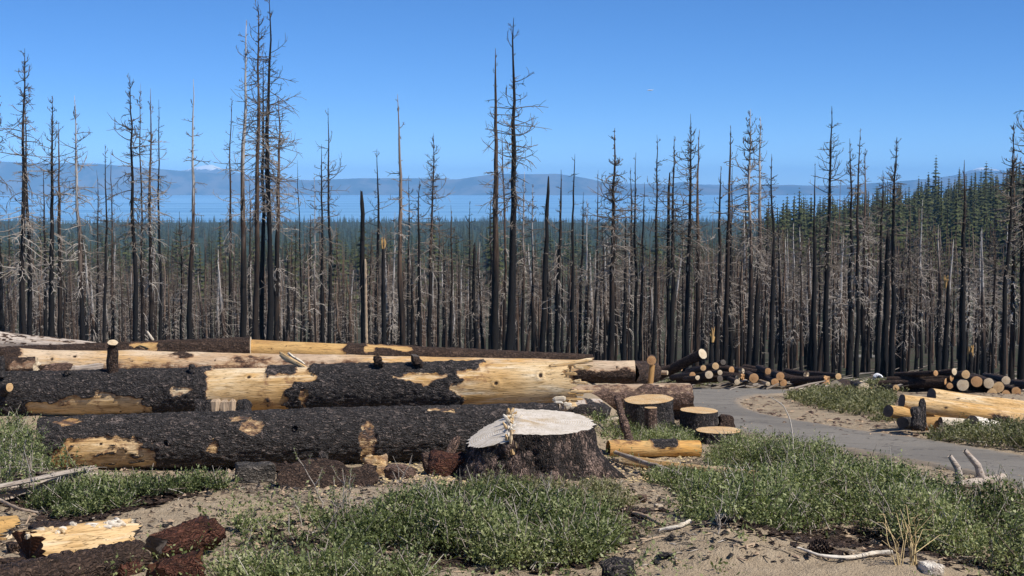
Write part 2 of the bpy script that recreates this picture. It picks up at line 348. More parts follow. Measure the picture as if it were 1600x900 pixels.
def make_road():
    def resample(A, k):
        s = np.linspace(0, len(A) - 1, k); i = np.arange(len(A))
        return np.stack([np.interp(s, i, A[:, 0]), np.interp(s, i, A[:, 1])], -1)
    W = []
    for A in (ROAD_N, ROAD_F):
        pts = np.array([G(px, py)[:2] for px, py in A]); W.append(pts)
    k = 150; cr = 24
    A, B = resample(W[0], k), resample(W[1], k)
    for C in (A, B):
        for _ in range(3): C[1:-1] = (C[:-2] + 2 * C[1:-1] + C[2:]) / 4
        s = np.linspace(0, 1, cr)[None, :, None]
    XY = A[:, None] * (1 - s) + B[:, None] * s
    XY[:, 0] += .05 * fbm(XY[:, 0, 0] * 2, XY[:, 0, 1] * 2, 0, 5)[:, None]; XY[:, -1] += .05 * fbm(XY[:, -1, 0] * 2, XY[:, -1, 1] * 2, 0, 6)[:, None]
    # lies on the smoothed ground, a few millimetres to centimetres proud of it
    Z = base_z(XY[..., 0], XY[..., 1]) + .05
    Z[:, 0] -= .06; Z[:, -1] -= .06
    ea = np.minimum(np.arange(cr), cr - 1 - np.arange(cr)) / (cr / 2); ea = np.repeat(ea[None], k, 0).ravel()
    V = np.concatenate([XY, Z[..., None]], -1).reshape(-1, 3)
    i = np.arange(k - 1)[:, None] * cr + np.arange(cr - 1)[None, :]
    Q = np.stack([i, i + cr, i + cr + 1, i + 1], -1).reshape(-1, 4)
    mt, nt, b = newmat("old_asphalt", .9, .2); N = NB(nt); co = N.coord()
    n = N.noise(co, .9, 4, .6); g = N.noise(co, 60, 2, .6); p = N.noise(N.coord((1, 2.5, 1)), 1.6, 4, .6)
    c = N.mix(N.mapr(n, .35, .65), (.158, .142, .118), (.205, .186, .156)); c = N.mix(N.mapr(g, .35, .7), c, (.26, .235, .20)); c = N.mix(N.mapr(p, .64, .7, 0, .5), c, (.27, .24, .21))
    cw = N.n('ShaderNodeVectorMath', operation='ADD'); cn = N.n('ShaderNodeTexNoise'); cn.inputs['Scale'].default_value = 2.5; N.l(co, cn.inputs['Vector']); N.l(co, cw.inputs[0]); N.l(cn.outputs['Color'], cw.inputs[1])
    crk = N.vor(cw.outputs[0], .7, 'DISTANCE_TO_EDGE'); c = N.mix(N.mapr(crk, .0, .022, .75, 0), c, (.045, .04, .035)); c = N.mix(N.mapr(N.noise(co, .35, 3, .6), .5, .6, 0, .35), c, (.10, .09, .08)); c = N.mix(N.mapr(N.noise(co, 7, 4, .75), .58, .66, 0, .5), c, (.30, .25, .19))
    eg = N.math('ADD', N.attr('edge'), N.math('MULTIPLY', N.math('SUBTRACT', N.noise(co, 3.5, 5, .75), .5), .9)); c = N.mix(N.mapr(eg, .22, .05), c, (.27, .215, .155))
    c = N.mix(N.mapr(N.noise(co, 22, 3, .7), .64, .70, 0, .7), c, (.07, .05, .04))
    N.l(c, b.inputs['Base Color']); N.bump(g, b, .5, .01)
    o = tag(obj("road", mesh("road", V, Q, mat=mt, attrs={"edge": ea})), kind='structure')
make_road()

# ------------------------------------------------------------------ lake and mountains
def make_lake():
    V = [(-9000, 3500, -110), (9000, 3500, -110), (14000, 24000, -110), (-14000, 24000, -110)]
    mt, nt, b = newmat("lake_water", .35, .12); N = NB(nt); co = N.coord((.0006, .006, 1))
    n = N.noise(co, 1, 4, .6); n2 = N.noise(N.coord((.0002, .0022, 1)), 1, 3, .6)
    c = N.mix(N.mapr(n, .42, .6), (.07, .22, .42), (.17, .38, .60)); c = N.mix(N.mapr(n2, .42, .56), c, (.22, .44, .66))
    N.l(c, b.inputs['Base Color']);     wv = N.noise(N.coord((.02, .05, 1)), 1, 4, .6); N.bump(wv, b, .12, .8)
    tag(obj("lake", mesh("lake", V, [(0, 1, 2, 3)], mat=mt)), kind='structure')
make_lake()
def make_range(name, ridge, dist, depth, snow_z, seed, rough=10, slope_front=.75):
    xs = np.linspace(-260, 1860, 330); rows = np.interp(xs, [r[0] for r in ridge], [r[1] for r in ridge])
    ss = np.linspace(0, 1, 46)
    base = -112.0
    top = np.array([P(x, r, dist)[2] for x, r in zip(xs, rows)])
    V = []
    for s in ss:
        d = dist - depth * slope_front + depth * s * 1.5
        c = d - dist
        prof = np.interp(c, [-depth * slope_front, -depth * .5, -depth * .22, 0, depth * .3, depth * .9], [0, .30, .66, 1, .8, 0])
        X = (xs - 800) / F * d
        h = (top - base) * prof
        rel = fbm(X * .0013, np.full_like(X, d) * .0009, 0, seed, 5)
        z = base + h + prof * (1 - prof) * rel * 330 + prof * rel * rough * .4 - 2 * (1 - prof)
        V.append(np.stack([X, np.full_like(X, d), z], -1))
    V = np.array(V); n, m = V.shape[:2]; V = V.reshape(-1, 3)
    i = np.arange(n - 1)[:, None] * m + np.arange(m - 1)[None, :]
    Q = np.stack([i, i + 1, i + m + 1, i + m], -1).reshape(-1, 4)
    mt, nt, b = newmat(name + "_rock", .95, .1); N = NB(nt); co = N.coord()
    n1 = N.noise(co, .004, 5, .6); c = N.mix(N.mapr(n1, .44, .56), (.02, .03, .03), (.11, .10, .09))
    if snow_z is not None:
        sep = N.n('ShaderNodeSeparateXYZ'); N.l(co, sep.inputs[0])
        zz = N.math('ADD', sep.outputs[2], N.math('MULTIPLY', N.math('SUBTRACT', N.noise(co, .009, 4, .7), .5), 150))
        c = N.mix(N.mapr(zz, snow_z, snow_z + 12), c, (.8, .82, .85))
    N.l(c, b.inputs['Base Color'])
    tag(obj(name, mesh(name, V, Q, mat=mt)), kind='structure')
RA = [(-300, 250), (0, 252), (60, 254), (150, 255), (210, 260), (300, 268), (360, 272), (420, 279), (480, 281), (560, 278), (640, 278), (715, 280), (745, 275), (775, 271), (830, 272), (870, 271), (905, 276), (935, 282), (965, 294), (1000, 297), (1040, 288), (1065, 284), (1100, 290),
      (1150, 293), (1215, 289), (1290, 291), (1380, 285), (1450, 279), (1530, 268), (1600, 274), (1900, 262)]
RB = [(-300, 262), (0, 262), (60, 268), (200, 272), (290, 266), (315, 259), (332, 257), (352, 265), (400, 276), (500, 282), (900, 286), (1300, 290), (1470, 280), (1500, 270), (1530, 261), (1560, 265), (1600, 272), (1900, 276)]
make_range("mountains", RA, 16300, 900, None, 41)
make_range("far_mountains", RB, 19500, 1500, 178, 77)

# ------------------------------------------------------------------ dead trees
def tree_geo(H, r0, seed, lean=(0, 0), dens=70, Lmax=1.9, start=.35, droop=.5, pale=.5, broken=False, sides=8, rings=14, silver=0., twigs=3, up=.5, rb=.028, sway=.12, grey=0.):
    g = np.random.default_rng(seed)
    zf = np.linspace(0, 1, rings)
    sw = np.cumsum(g.normal(0, sway / rings, (rings, 2)), 0) * H * .30
    sw -= np.outer(zf, sw[-1]) * .6
    cx = lean[0] * zf + sw[:, 0]; cy = lean[1] * zf + sw[:, 1]
    rr = r0 * ((1 - zf)**.8 * (.9 if not broken else .45) + (.05 if not broken else .45)) ; rr[0] *= 1.22
    if broken: rr[-1] *= .55
    an = np.arange(sides) * 2 * math.pi / sides
    lump = 1 + .10 * g.normal(0, 1, (rings, sides))
    V = np.stack([cx[:, None] + rr[:, None] * np.cos(an) * lump, cy[:, None] + rr[:, None] * np.sin(an) * lump, np.repeat((zf * H)[:, None], sides, 1)], -1)
    V[0, :, 2] -= .35
    if broken: V[-1, :, 2] += g.uniform(-.02, .03, sides) * H
    tint = np.interp(zf, [0, .25, .5, .8, 1], [0, .1, .35 + silver * .1, .5 + silver * .45, .55 + silver * .5])[:, None] + g.normal(0, .08, (rings, sides))
    tint = tint * (.35 + .65 * pale + silver) + grey * (.5 + vnoise(zf * 5, seed, 0, 3)[:, None])
    i = np.arange(rings - 1)[:, None] * sides + np.arange(sides)[None]
    j = np.arange(rings - 1)[:, None] * sides + (np.arange(sides)[None] + 1) % sides
    Q = np.stack([i, j, j + sides, i + sides], -1).reshape(-1, 4)
    top = (rings - 1) * sides
    T = np.array([(top, top + k, top + k + 1) for k in range(1, sides - 1)])
    trunk = (V.reshape(-1, 3), Q, T, {'tint': np.clip(tint, 0, 1).ravel()})
    n = int(dens)
    if n < 1: return trunk, None
    f = start + (.985 - start) * g.random(n)**1.2
    keepf = vnoise(f * 9, seed * .37, 0, seed) > -.35 + .3 * g.random(n); f = np.where(keepf, f, start + (.97 - start) * g.random(n)**1.6)
    f = np.round(f * H / .45) * .45 / H + g.normal(0, .004, n); f = np.clip(f, .05, .99)
    L = Lmax * np.minimum(1, (1 - f) * 3.0 + .16) * (.22 + 1.0 * g.random(n)**1.7)
    L *= np.where(f < .5, g.uniform(.3, 1.05, n), 1)
    az = g.uniform(0, 2 * math.pi, n)
    e0 = np.interp(f, [0, .4, .65, .85, 1], [-.35, -.3, -.08, .2, .8]) * (1 if up else .6) + g.normal(0, .16, n) + (up - .5) * .4 + (g.random(n) < .18) * g.normal(-.5, .4, n)
    cv = np.interp(f, [0, .45, .7, 1], [-.9 * droop, -.6 * droop, .25, .55]) + g.normal(0, .55, n)
    K = 6
    def poly(base, az, e0, cv, L, K):
        pts = [base]; p = base.copy()
        for k in range(1, K):
            t = k / (K - 1); e = e0 + cv * t; a = az + g.normal(0, .16, len(L))
            st = L / (K - 1)
            p = p + np.stack([np.cos(a) * np.cos(e) * st, np.sin(a) * np.cos(e) * st, np.sin(e) * st], -1); pts.append(p)
        return np.stack(pts, 1)
    base = np.stack([np.interp(f, zf, cx), np.interp(f, zf, cy), f * H], -1)
    C = poly(base, az, e0, cv, L, K)
    rad = (rb * (.55 + .45 * L / Lmax))[:, None] * np.linspace(1, .38, K)[None]
    bt = np.clip(np.interp(f, [0, .3, .6, .85, 1], [.55, .85, .62, .3, .2]) * (.45 + pale * .9) + g.normal(0, .13, n), 0, 1)
    parts = [tubes(C, rad, 3, bt)]
    if twigs:
        m = n * twigs; bi = np.repeat(np.arange(n), twigs); tt = g.uniform(.25, .95, m) * (K - 1)
        k0 = np.minimum(tt.astype(int), K - 2); fr = tt - k0
        pb = C[bi, k0] * (1 - fr[:, None]) + C[bi, k0 + 1] * fr[:, None]
        ta = az[bi] + g.choice([-1, 1], m) * g.uniform(.4, 1.2, m)
        C2 = poly(pb, ta, e0[bi] + cv[bi] * tt / K + g.normal(0, .35, m), cv[bi] * .6 + g.normal(0, .4, m), L[bi] * g.uniform(.18, .5, m), 3)
        parts.append(tubes(C2, (rb * .5 * np.ones(m))[:, None] * np.linspace(1, .55, 3)[None], 3, np.clip(bt[bi] + .05, 0, 1)))
    return trunk, merge(parts)
GROUP_FRONT = "big burnt trunks along the front of the dead forest"
# x base, x top, row top, width px, branches, look, label   (look: d dark, s silver top, p pale, o orange split, x broken, b brown; n: narrow crown, w: wide crown)
T = [
(3, -4, 150, 9, 70, 'dw', "black trunk cut by the left edge of the picture, bare branches fanning inwards"),
(32, 35, 330, 5, 20, 'd', None),
(38, 33, 74, 10, 150, 'dpw', "tall black dead tree near the left edge with upswept bare branches"),
(48, 43, 165, 9, 90, 'dp', None),
(71, 67, 265, 7, 60, 'dp', None),
(80, 77, 150, 10, 130, 'dpw', "dead tree third tallest at the far left with curled upturned branch tips"),
(94, 90, 190, 9, 60, 'bp', None),
(129, 120, 150, 9, 95, 'spw', "dead tree with pale bleached top leaning left above the silver log"),
(151, 148, 265, 5, 36, 'b', None), (163, 163, 225, 6, 42, 'd', None), (177, 174, 240, 5, 30, 'b', None),
(214, 204, 118, 9, 110, 'dw', "straight black dead tree above the dark log, tallest of the four at left centre"),
(222, 221, 130, 5, 80, 'bpn', None), (236, 234, 138, 8, 150, 'bpp', "dead tree draped with pale drooping twigs above the dark log"),
(250, 251, 155, 6, 30, 'dn', "slender black dead tree with very short stubs above the dark log"),
(297, 307, 125, 9, 40, 'sn', "lone leaning dead tree with silver spike top and hardly any branches"),
(283, 280, 330, 5, 90, 'dp', None),
(329, 330, 370, 4, 30, 'd', None), (360, 362, 150, 6, 70, 'b', None),
(379, 384, 30, 11, 60, 'sw', "tall dead tree with silver barkless upper trunk left of the tallest cluster"),
(392, 388, 280, 6, 40, 'dp', None),
(401, 406, 2, 10, 110, 'bw', "brown topped giant dead tree second from the right in the tallest cluster"),
(414, 415, 90, 9, 60, 'd', None),
(423, 421, -8, 11, 150, 'dw', "tallest black dead tree whose tip touches the top of the picture"),
(431, 436, 150, 10, 120, 'bpw', None),
(447, 447, 508, 8, 0, 'dx', "short black broken snag at the foot of the tallest cluster"),
(460, 462, 350, 4, 50, 'dp', None), (469, 468, 250, 4, 16, 'dn', None),
(485, 487, 335, 8, 60, 'dp', None), (492, 491, 275, 4, 60, 'sp', None),
(505, 504, 225, 7, 60, 'd', None), (515, 512, 168, 7, 60, 'dw', "dead tree with a sparse cross shaped top between the clusters"),
(569, 565, 302, 11, 3, 'dx', "charred black spar without branches beside an orange split strip"),
(587, 591, 232, 8, 60, 'dw', "black dead tree with a forked top of long upswept branches"),
(598, 598, 380, 9, 2, 'dxo', "black snapped trunk with a raw orange broken tip"),
(612, 617, 330, 4, 50, 'sp', None),
(629, 620, 148, 10, 55, 'snb', "spiky thin dead tree with short bristly twigs up a bleached top"),
(637, 637, 275, 5, 40, 'd', None), (645, 643, 400, 8, 20, 'd', None), (657, 655, 282, 8, 70, 'dp', None),
(672, 672, 207, 7, 160, 'bw', "dense branched dead tree with orange bare streak low on its trunk"),
(685, 686, 330, 5, 36, 'b', None), (705, 706, 320, 6, 40, 'b', None), (720, 719, 400, 4, 20, 'b', None), (736, 734, 315, 5, 30, 'd', None),
(744, 742, 380, 8, 60, 'dx', None), (766, 767, 300, 7, 30, 'd', None),
(776, 775, 75, 14, 60, 'bn', "thick brown dead trunk, left of the tall central pair"),
(787, 783, 200, 6, 70, 'bp', None),
(795, 804, 28, 14, 110, 'dw', "thick dark dead trunk leaning right, right of the tall central pair"),
(804, 806, 400, 8, 20, 'd', None), (817, 819, 268, 7, 60, 's', None), (832, 833, 290, 7, 60, 's', None),
(848, 856, 282, 10, 18, 'dxn', "charred leaning spar with jagged top right of the tall central pair"),
(856, 858, 380, 6, 20, 'd', None),
(869, 876, 265, 10, 60, 'dp', "rough dark dead tree with pale nick at its foot"),
(878, 879, 400, 6, 20, 'd', None), (895, 899, 240, 8, 22, 'dn', "clean straight black pole tree with tiny stubs at the centre right"),
(906, 911, 300, 7, 50, 'd', None), (914, 917, 310, 5, 60, 'sp', None), (926, 935, 265, 5, 30, 'b', None), (944, 942, 340, 5, 60, 'b', None),
(954, 960, 203, 11, 210, 'bw', "bushiest dead tree with many fine upswept brown twigs"),
(963, 965, 330, 5, 20, 'b', None), (973, 978, 330, 8, 40, 'd', None), (981, 983, 350, 4, 60, 'sp', None),
(986, 986, 262, 7, 60, 'd', None), (994, 996, 238, 7, 60, 'd', None), (1001, 1007, 285, 7, 20, 'dn', None),
(1021, 1027, 210, 7, 60, 'dw', "slim black dead tree above the upright yellow post"),
(1049, 1054, 212, 9, 110, 'dw', "dead tree with many candle like upright branch tips"),
(1046, 1046, 276, 7, 10, 'dxn', None), (1071, 1077, 178, 9, 110, 'dw', "tallest black dead tree above the middle log pile"),
(1067, 1066, 360, 4, 20, 'd', None), (1088, 1093, 202, 9, 80, 'bw', "dead tree with hooked crooked tip above the middle log pile"),
(1112, 1112, 523, 10, 0, 'dxo', "short black snag with pale broken top behind the middle log pile"),
(1119, 1126, 260, 10, 60, 'dp', None), (1132, 1142, 196, 10, 50, 'bn', "spear topped dead trunk with brown flaking bark"),
(1142, 1145, 258, 7, 80, 'dp', None), (1150, 1152, 380, 5, 30, 'b', None), (1158, 1160, 350, 5, 40, 'b', None), (1165, 1166, 330, 6, 60, 'bp', None),
(1170, 1176, 170, 9, 130, 'sw', "tall dead tree with grey wiry crown left of the silver one"),
(1180, 1187, 182, 10, 110, 's', "dead tree with a white stripped band down the middle of its trunk"),
(1206, 1209, 240, 9, 40, 'dn', None), (1219, 1217, 345, 7, 30, 'd', None),
(1236, 1240, 400, 5, 60, 'bp', None), (1252, 1254, 380, 6, 60, 'b', None),
(1264, 1270, 255, 8, 20, 'dn', None), (1272, 1273, 368, 10, 0, 'dx', None), (1281, 1282, 345, 5, 60, 'b', None),
(1291, 1298, 166, 10, 100, 'dw', "tall black dead tree with wide upcurved branches right of the road bend"),
(1303, 1304, 350, 6, 60, 'bp', None), (1312, 1314, 370, 5, 60, 'sp', None),
(1326, 1331, 216, 9, 80, 'dp', None), (1338, 1345, 200, 8, 90, 'dp', None), (1348, 1352, 232, 8, 110, 'bpp', None),
(1357, 1358, 300, 6, 140, 'bpp', "dead tree hung with thick tangled pale twigs behind the far logs"),
(1372, 1378, 266, 9, 90, 'dp', None), (1381, 1389, 362, 12, 0, 'dx', "thick black branchless stub trunk beside the wide crowned tree"),
(1394, 1403, 214, 10, 90, 'dw', "tall black dead tree with long level branches above the far log pile"),
(1406, 1410, 370, 6, 70, 'bp', None), (1420, 1421, 390, 5, 60, 'b', None), (1440, 1442, 312, 6, 130, 'sp', "whitish fine twigged dead tree in front of the green hillside"),
(1432, 1434, 400, 6, 60, 'b', None), (1452, 1456, 350, 5, 60, 'b', None), (1466, 1468, 370, 5, 60, 'b', None),
(1476, 1478, 440, 10, 0, 'dxo', "black snapped trunk with orange tip in front of the hillside"),
(1488, 1489, 390, 5, 60, 'b', None), (1500, 1507, 250, 12, 60, 'd', "stout black dead tree standing alone above the far log pile"),
(1515, 1516, 551, 11, 0, 'dxo', "knee high orange topped black snag behind the far log pile"),
(1511, 1514, 350, 5, 110, 'bpp', None), (1527, 1530, 360, 5, 60, 'sp', None), (1541, 1545, 380, 6, 60, 'b', None), (1552, 1556, 330, 5, 60, 'b', None),
(1568, 1582, 190, 9, 70, 'dn', None), (1581, 1590, 232, 9, 90, 'bp', "dead tree with brown scaly patches close to the right edge"),
(1596, 1603, 138, 12, 110, 'dw', "big black dead tree cut by the right edge of the picture"),
]
LM = []
tree_xy = []
for k, (xb, xt, yt, wpx, nb, look, lab) in enumerate(T):
    g = np.random.default_rng(100 + k)
    d = (78 + 20 * g.random()) if wpx >= 9 else (92 + 26 * g.random())
    if nb == 0 and yt > 500: d = 72
    if xb > 1560: d = 62 + 6 * g.random()
    b = P(xb, 575, d); bz = float(gz(b[0], d)); a = (xb - 800) / F
    base = np.array([b[0], d, bz]); top = P(xt, yt, d)
    H = top[2] - bz; r0 = wpx * d / F / 2 * 1.08
    wide = 'w' in look; nar = 'n' in look
    tr, cr = tree_geo(H, r0, 500 + k, (top[0] - base[0], g.normal(0, .3)), nb * (1.35 if yt < 320 else 1.5), Lmax=(.092 if wide else .055 if nar else .078) * max(H, 9) * (1.25 if H < 12 else 1), start=.3 if 'p' in look else .42,
                      droop=1.2 if look.count('p') > 1 else .6, pale=min(1, .25 + .35 * look.count('p') + .2 * ('b' in look) + .3 * ('s' in look)),
                      broken='x' in look, sides=10, rings=18, grey=g.uniform(0, .25) if 'x' not in look else 0, silver=.75 if 's' in look else 0, twigs=4, rb=.031, up=.5 if not wide else .6)
    root = empty("dead_tree", base); tag(root, None, "dead tree", GROUP_FRONT)
    to = obj("trunk", mesh("trunk", *tr[:3], mat=(M_BROWN if 'b' in look else M_TRUNK), attrs=tr[3]), root)
    if cr: obj("crown", mesh("crown", *cr[:3], mat=M_TWIG, attrs=cr[3]), root)
    if 'o' in look or xb == 569:
        # torn raw wood at the break
        gg = np.random.default_rng(k); C = []; rr = []
        for q in range(9):
            aa = gg.uniform(0, 6.28); p0 = np.array([top[0] - base[0] + math.cos(aa) * r0 * .35, math.sin(aa) * r0 * .35, H - .35]); L = gg.uniform(.4, .75)
            C.append([p0, p0 + (gg.normal(0, .04), 0, L * .5), p0 + (gg.normal(0, .08), 0, L)]); rr.append([r0 * .35, r0 * .28, r0 * .06])
        if xb == 569:
            C, rr = [], []
            for q in range(16):
                zz = H * (.10 + .5 * q / 16); wq = r0 * (1.0 - .25 * q / 16); xx = (top[0] - base[0]) * zz / H + r0 * .62
                C.append([(xx, -.04, zz), (xx + .02, -.07, zz + H * .03), (xx + .01, -.03, zz + H * .06)]); rr.append([wq * .42, wq * .5, wq * .3])
        V, Q, _, A = tubes(np.array(C), np.array(rr), 5, np.full(len(C), .5)); A['mask'] = np.zeros(len(V)); A['plate'] = np.ones(len(V)); A['knot'] = np.zeros(len(V)); A['lc'] = V[:, [2, 0, 1]]
        obj("split_wood", mesh("split_wood", V, Q, mat=log_mat('char', 'tan' if xb == 569 else 'gold'), attrs=A), root)
    tree_xy.append((xb, root, look, lab, H, wpx)); LM.append((xb, lab))
# labels for the rest: by their look and the nearest named neighbour
names = sorted([(x, l) for x, l in LM if l]); used = {}
def short(l):
    for c in (" near ", " whose ", " with ", " above ", " beside ", " between ", " left of ", " right of ", " cut by ", " at the ", " behind ", ", ", " draped ", " standing ", " close "):
        pass
    return l
KEY = {38: "tall upswept tree near the left edge", 80: "curled tipped tree at far left", 129: "bleached top tree by the silver log", 214: "straight black tree at left centre", 3: "left edge trunk", 236: "tree draped in pale twigs",
       250: "slender stub branched tree", 297: "lone silver spike", 379: "silver barkless tall tree", 401: "brown topped giant", 423: "tallest black tree", 447: "short black broken snag", 515: "cross shaped top", 569: "charred spar with orange strip",
       587: "forked top tree", 598: "orange tipped snapped trunk", 629: "spiky bleached tree", 672: "dense tree with orange streak", 776: "left tree of the tall central pair", 795: "right tree of the tall central pair", 848: "charred leaning spar",
       869: "rough tree with nicked foot", 895: "clean straight pole tree", 954: "bushiest dead tree", 1021: "slim tree above the yellow post", 1049: "candle tipped tree", 1071: "tallest tree over the middle log pile", 1088: "hooked tip tree",
       1112: "pale topped snag", 1132: "spear topped trunk", 1170: "grey wiry crowned tree", 1180: "tree with white stripped band", 1291: "wide upcurved tree by the road bend", 1357: "tree of tangled pale twigs", 1381: "thick black stub trunk",
       1394: "tall level branched tree", 1440: "whitish fine twigged tree", 1476: "orange tipped snapped hillside trunk", 1500: "stout lone black tree", 1515: "knee high orange snag", 1581: "brown scaly tree by the right edge", 1596: "right edge tree"}
keys = sorted(KEY)
cnt = {}
ORD = ["next", "second", "third", "fourth", "fifth", "sixth", "seventh"]
for xb, root, look, lab, H, wpx in sorted(tree_xy, key=lambda t: t[0]):
    if lab: root['label'] = lab; continue
    kx = max([q for q in keys if q < xb] or [3]); cnt[kx] = cnt.get(kx, 0) + 1
    ad = ("thick " if wpx >= 9 else "thin " if wpx <= 5 else "slim ") + ("silver topped" if 's' in look else "brown barked" if 'b' in look else "black")
    root['label'] = "%s dead tree, %s right of the %s" % (ad, ORD[min(6, cnt[kx] - 1)], KEY[kx])

def stand_height(x, d, g):            # the stand gets lower down the slope, taller on the right
    t = x / d; row = np.where(t < .06, 412, np.where(t < .16, 395, 372)) + g.normal(0, 20, np.shape(x)) - 45 * (g.random(np.shape(x)) < .07)
    zt = -(row - 288) / F * d
    return np.clip(zt - gz(x, d), 5.0, 15.5)
# medium trees, real objects sharing meshes
gm = np.random.default_rng(7)
TMPL = []
for k in range(14):
    H = gm.uniform(10, 15)
    tr, cr = tree_geo(H, gm.uniform(.13, .24), 900 + k, (gm.normal(0, .35), 0), gm.integers(75, 140), Lmax=gm.uniform(1.0, 1.6), start=gm.uniform(.15, .35), droop=1.0, pale=gm.uniform(.4, 1), silver=gm.choice([0, 0, .4, .8]), sides=6, rings=9, twigs=2, rb=.026, grey=gm.uniform(0, .5))
    TMPL.append((mesh("trunk", *tr[:3], mat=M_BROWN if k % 3 == 1 else M_TRUNK, attrs=tr[3]), mesh("crown", *cr[:3], mat=M_TWIG, attrs=cr[3]), H))
n_mid = 0
while n_mid < 176:
    d = gm.uniform(104, 168); t = gm.uniform(-.35, .35)
    if t < .05 and gm.random() < .25: continue
    x = t * d; k = gm.integers(len(TMPL)); hz = float(stand_height(np.array([x]), np.array([d]), gm)[0]) / TMPL[k][2]
    root = empty("thin_dead_tree", (x, d, float(gz(x, d)))); root.rotation_euler[2] = gm.uniform(0, 6.28); root.scale = (1, 1, hz); root.rotation_euler[0] = gm.normal(0, .035); root.rotation_euler[1] = gm.normal(0, .045) + (gm.random() < .05) * gm.uniform(-.5, .5)
    tag(root, "thin grey dead tree in the crowded stand behind the front trunks", "dead tree", "thin dead trees crowded behind the front trunks")
    obj("trunk", TMPL[k][0], root); obj("crown", TMPL[k][1], root); n_mid += 1

# ------------------------------------------------------------------ masses placed by geometry nodes
def scatter(name, pts, rotz, scale, idx, templates, label=None, mat=None):
    me = bpy.data.meshes.new(name); me.vertices.add(len(pts)); me.vertices.foreach_set('co', np.asarray(pts, np.float32).ravel())
    for nm, arr, ty in (('rz', rotz, 'FLOAT'), ('sc', scale, 'FLOAT'), ('ix', idx, 'INT')):
        at = me.attributes.new(nm, ty, 'POINT'); at.data.foreach_set('value', np.asarray(arr, np.int32 if ty == 'INT' else np.float32))
    me.update(); o = obj(name, me)
    ng = bpy.data.node_groups.new(name, 'GeometryNodeTree')
    ng.interface.new_socket('Geometry', in_out='INPUT', socket_type='NodeSocketGeometry'); ng.interface.new_socket('Geometry', in_out='OUTPUT', socket_type='NodeSocketGeometry')
    N = ng.nodes; L = ng.links; gi = N.new('NodeGroupInput'); go = N.new('NodeGroupOutput'); iop = N.new('GeometryNodeInstanceOnPoints'); jn = N.new('GeometryNodeJoinGeometry')
    for t in reversed(templates):
        oi = N.new('GeometryNodeObjectInfo'); oi.inputs['Object'].default_value = t; oi.inputs['As Instance'].default_value = True; L.new(oi.outputs['Geometry'], jn.inputs[0])
    def na(nm, ty):
        a = N.new('GeometryNodeInputNamedAttribute'); a.data_type = ty; a.inputs['Name'].default_value = nm; return a.outputs['Attribute']
    L.new(gi.outputs[0], iop.inputs['Points']); L.new(jn.outputs[0], iop.inputs['Instance']); iop.inputs['Pick Instance'].default_value = True
    L.new(na('ix', 'INT'), iop.inputs['Instance Index'])
    cx = N.new('ShaderNodeCombineXYZ'); L.new(na('rz', 'FLOAT'), cx.inputs[2]); L.new(cx.outputs[0], iop.inputs['Rotation'])
    L.new(na('sc', 'FLOAT'), iop.inputs['Scale']); L.new(iop.outputs[0], go.inputs[0])
    md = o.modifiers.new("scatter", 'NODES'); md.node_group = ng
    tag(o, label, kind='stuff'); return o
def tmpl_obj(name, parts_mats):
    # one mesh with several materials
    V, Q, Tt, A = merge([p for p, m in parts_mats]); me = mesh(name, V, Q, Tt, attrs=A)
    mi = []
    for k, (p, m) in enumerate(parts_mats):
        me.materials.append(m)
    nq = [0 if p[1] is None else len(p[1]) for p, m in parts_mats]; nt_ = [0 if p[2] is None else len(p[2]) for p, m in parts_mats]
    for k in range(len(parts_mats)): mi += [k] * nq[k]
    for k in range(len(parts_mats)): mi += [k] * nt_[k]
    me.polygons.foreach_set('material_index', np.array(mi, np.int32))
    return bpy.data.objects.new(name, me)
st = []
for k in range(8):
    H = gm.uniform(9.5, 14)
    tr, cr = tree_geo(H, gm.uniform(.10, .17), 1900 + k, (gm.normal(0, .3), 0), gm.integers(40, 90), Lmax=gm.uniform(.7, 1.3), start=gm.uniform(.12, .3), droop=1.0, pale=gm.uniform(.25, .8), silver=gm.choice([0, 0, .5]), sides=4, rings=5, twigs=1, rb=.028, grey=gm.uniform(.1, .6))
    st.append(tmpl_obj("dead_stand_tree", [(tr, M_BROWN), (cr, M_TWIG)]))
def wedge(n, d0, d1, t0, t1, p=2.0):
    u = gm.random(n); d = (d0**p + u * (d1**p - d0**p))**(1 / p); t = gm.uniform(t0, t1, n); return t * d, d
x, d = wedge(4200, 108, 620, -.40, .42, 1.5)
keep = vnoise(x * .02, d * .012, 0, 5) > -.5
x, d = x[keep], d[keep]
scatter("burnt_woods", np.stack([x, d, gz(x, d)], -1), gm.uniform(0, 6.28, len(x)), stand_height(x, d, gm) / 11.8 * gm.uniform(.85, 1.05, len(x)), gm.integers(0, 8, len(x)), st)

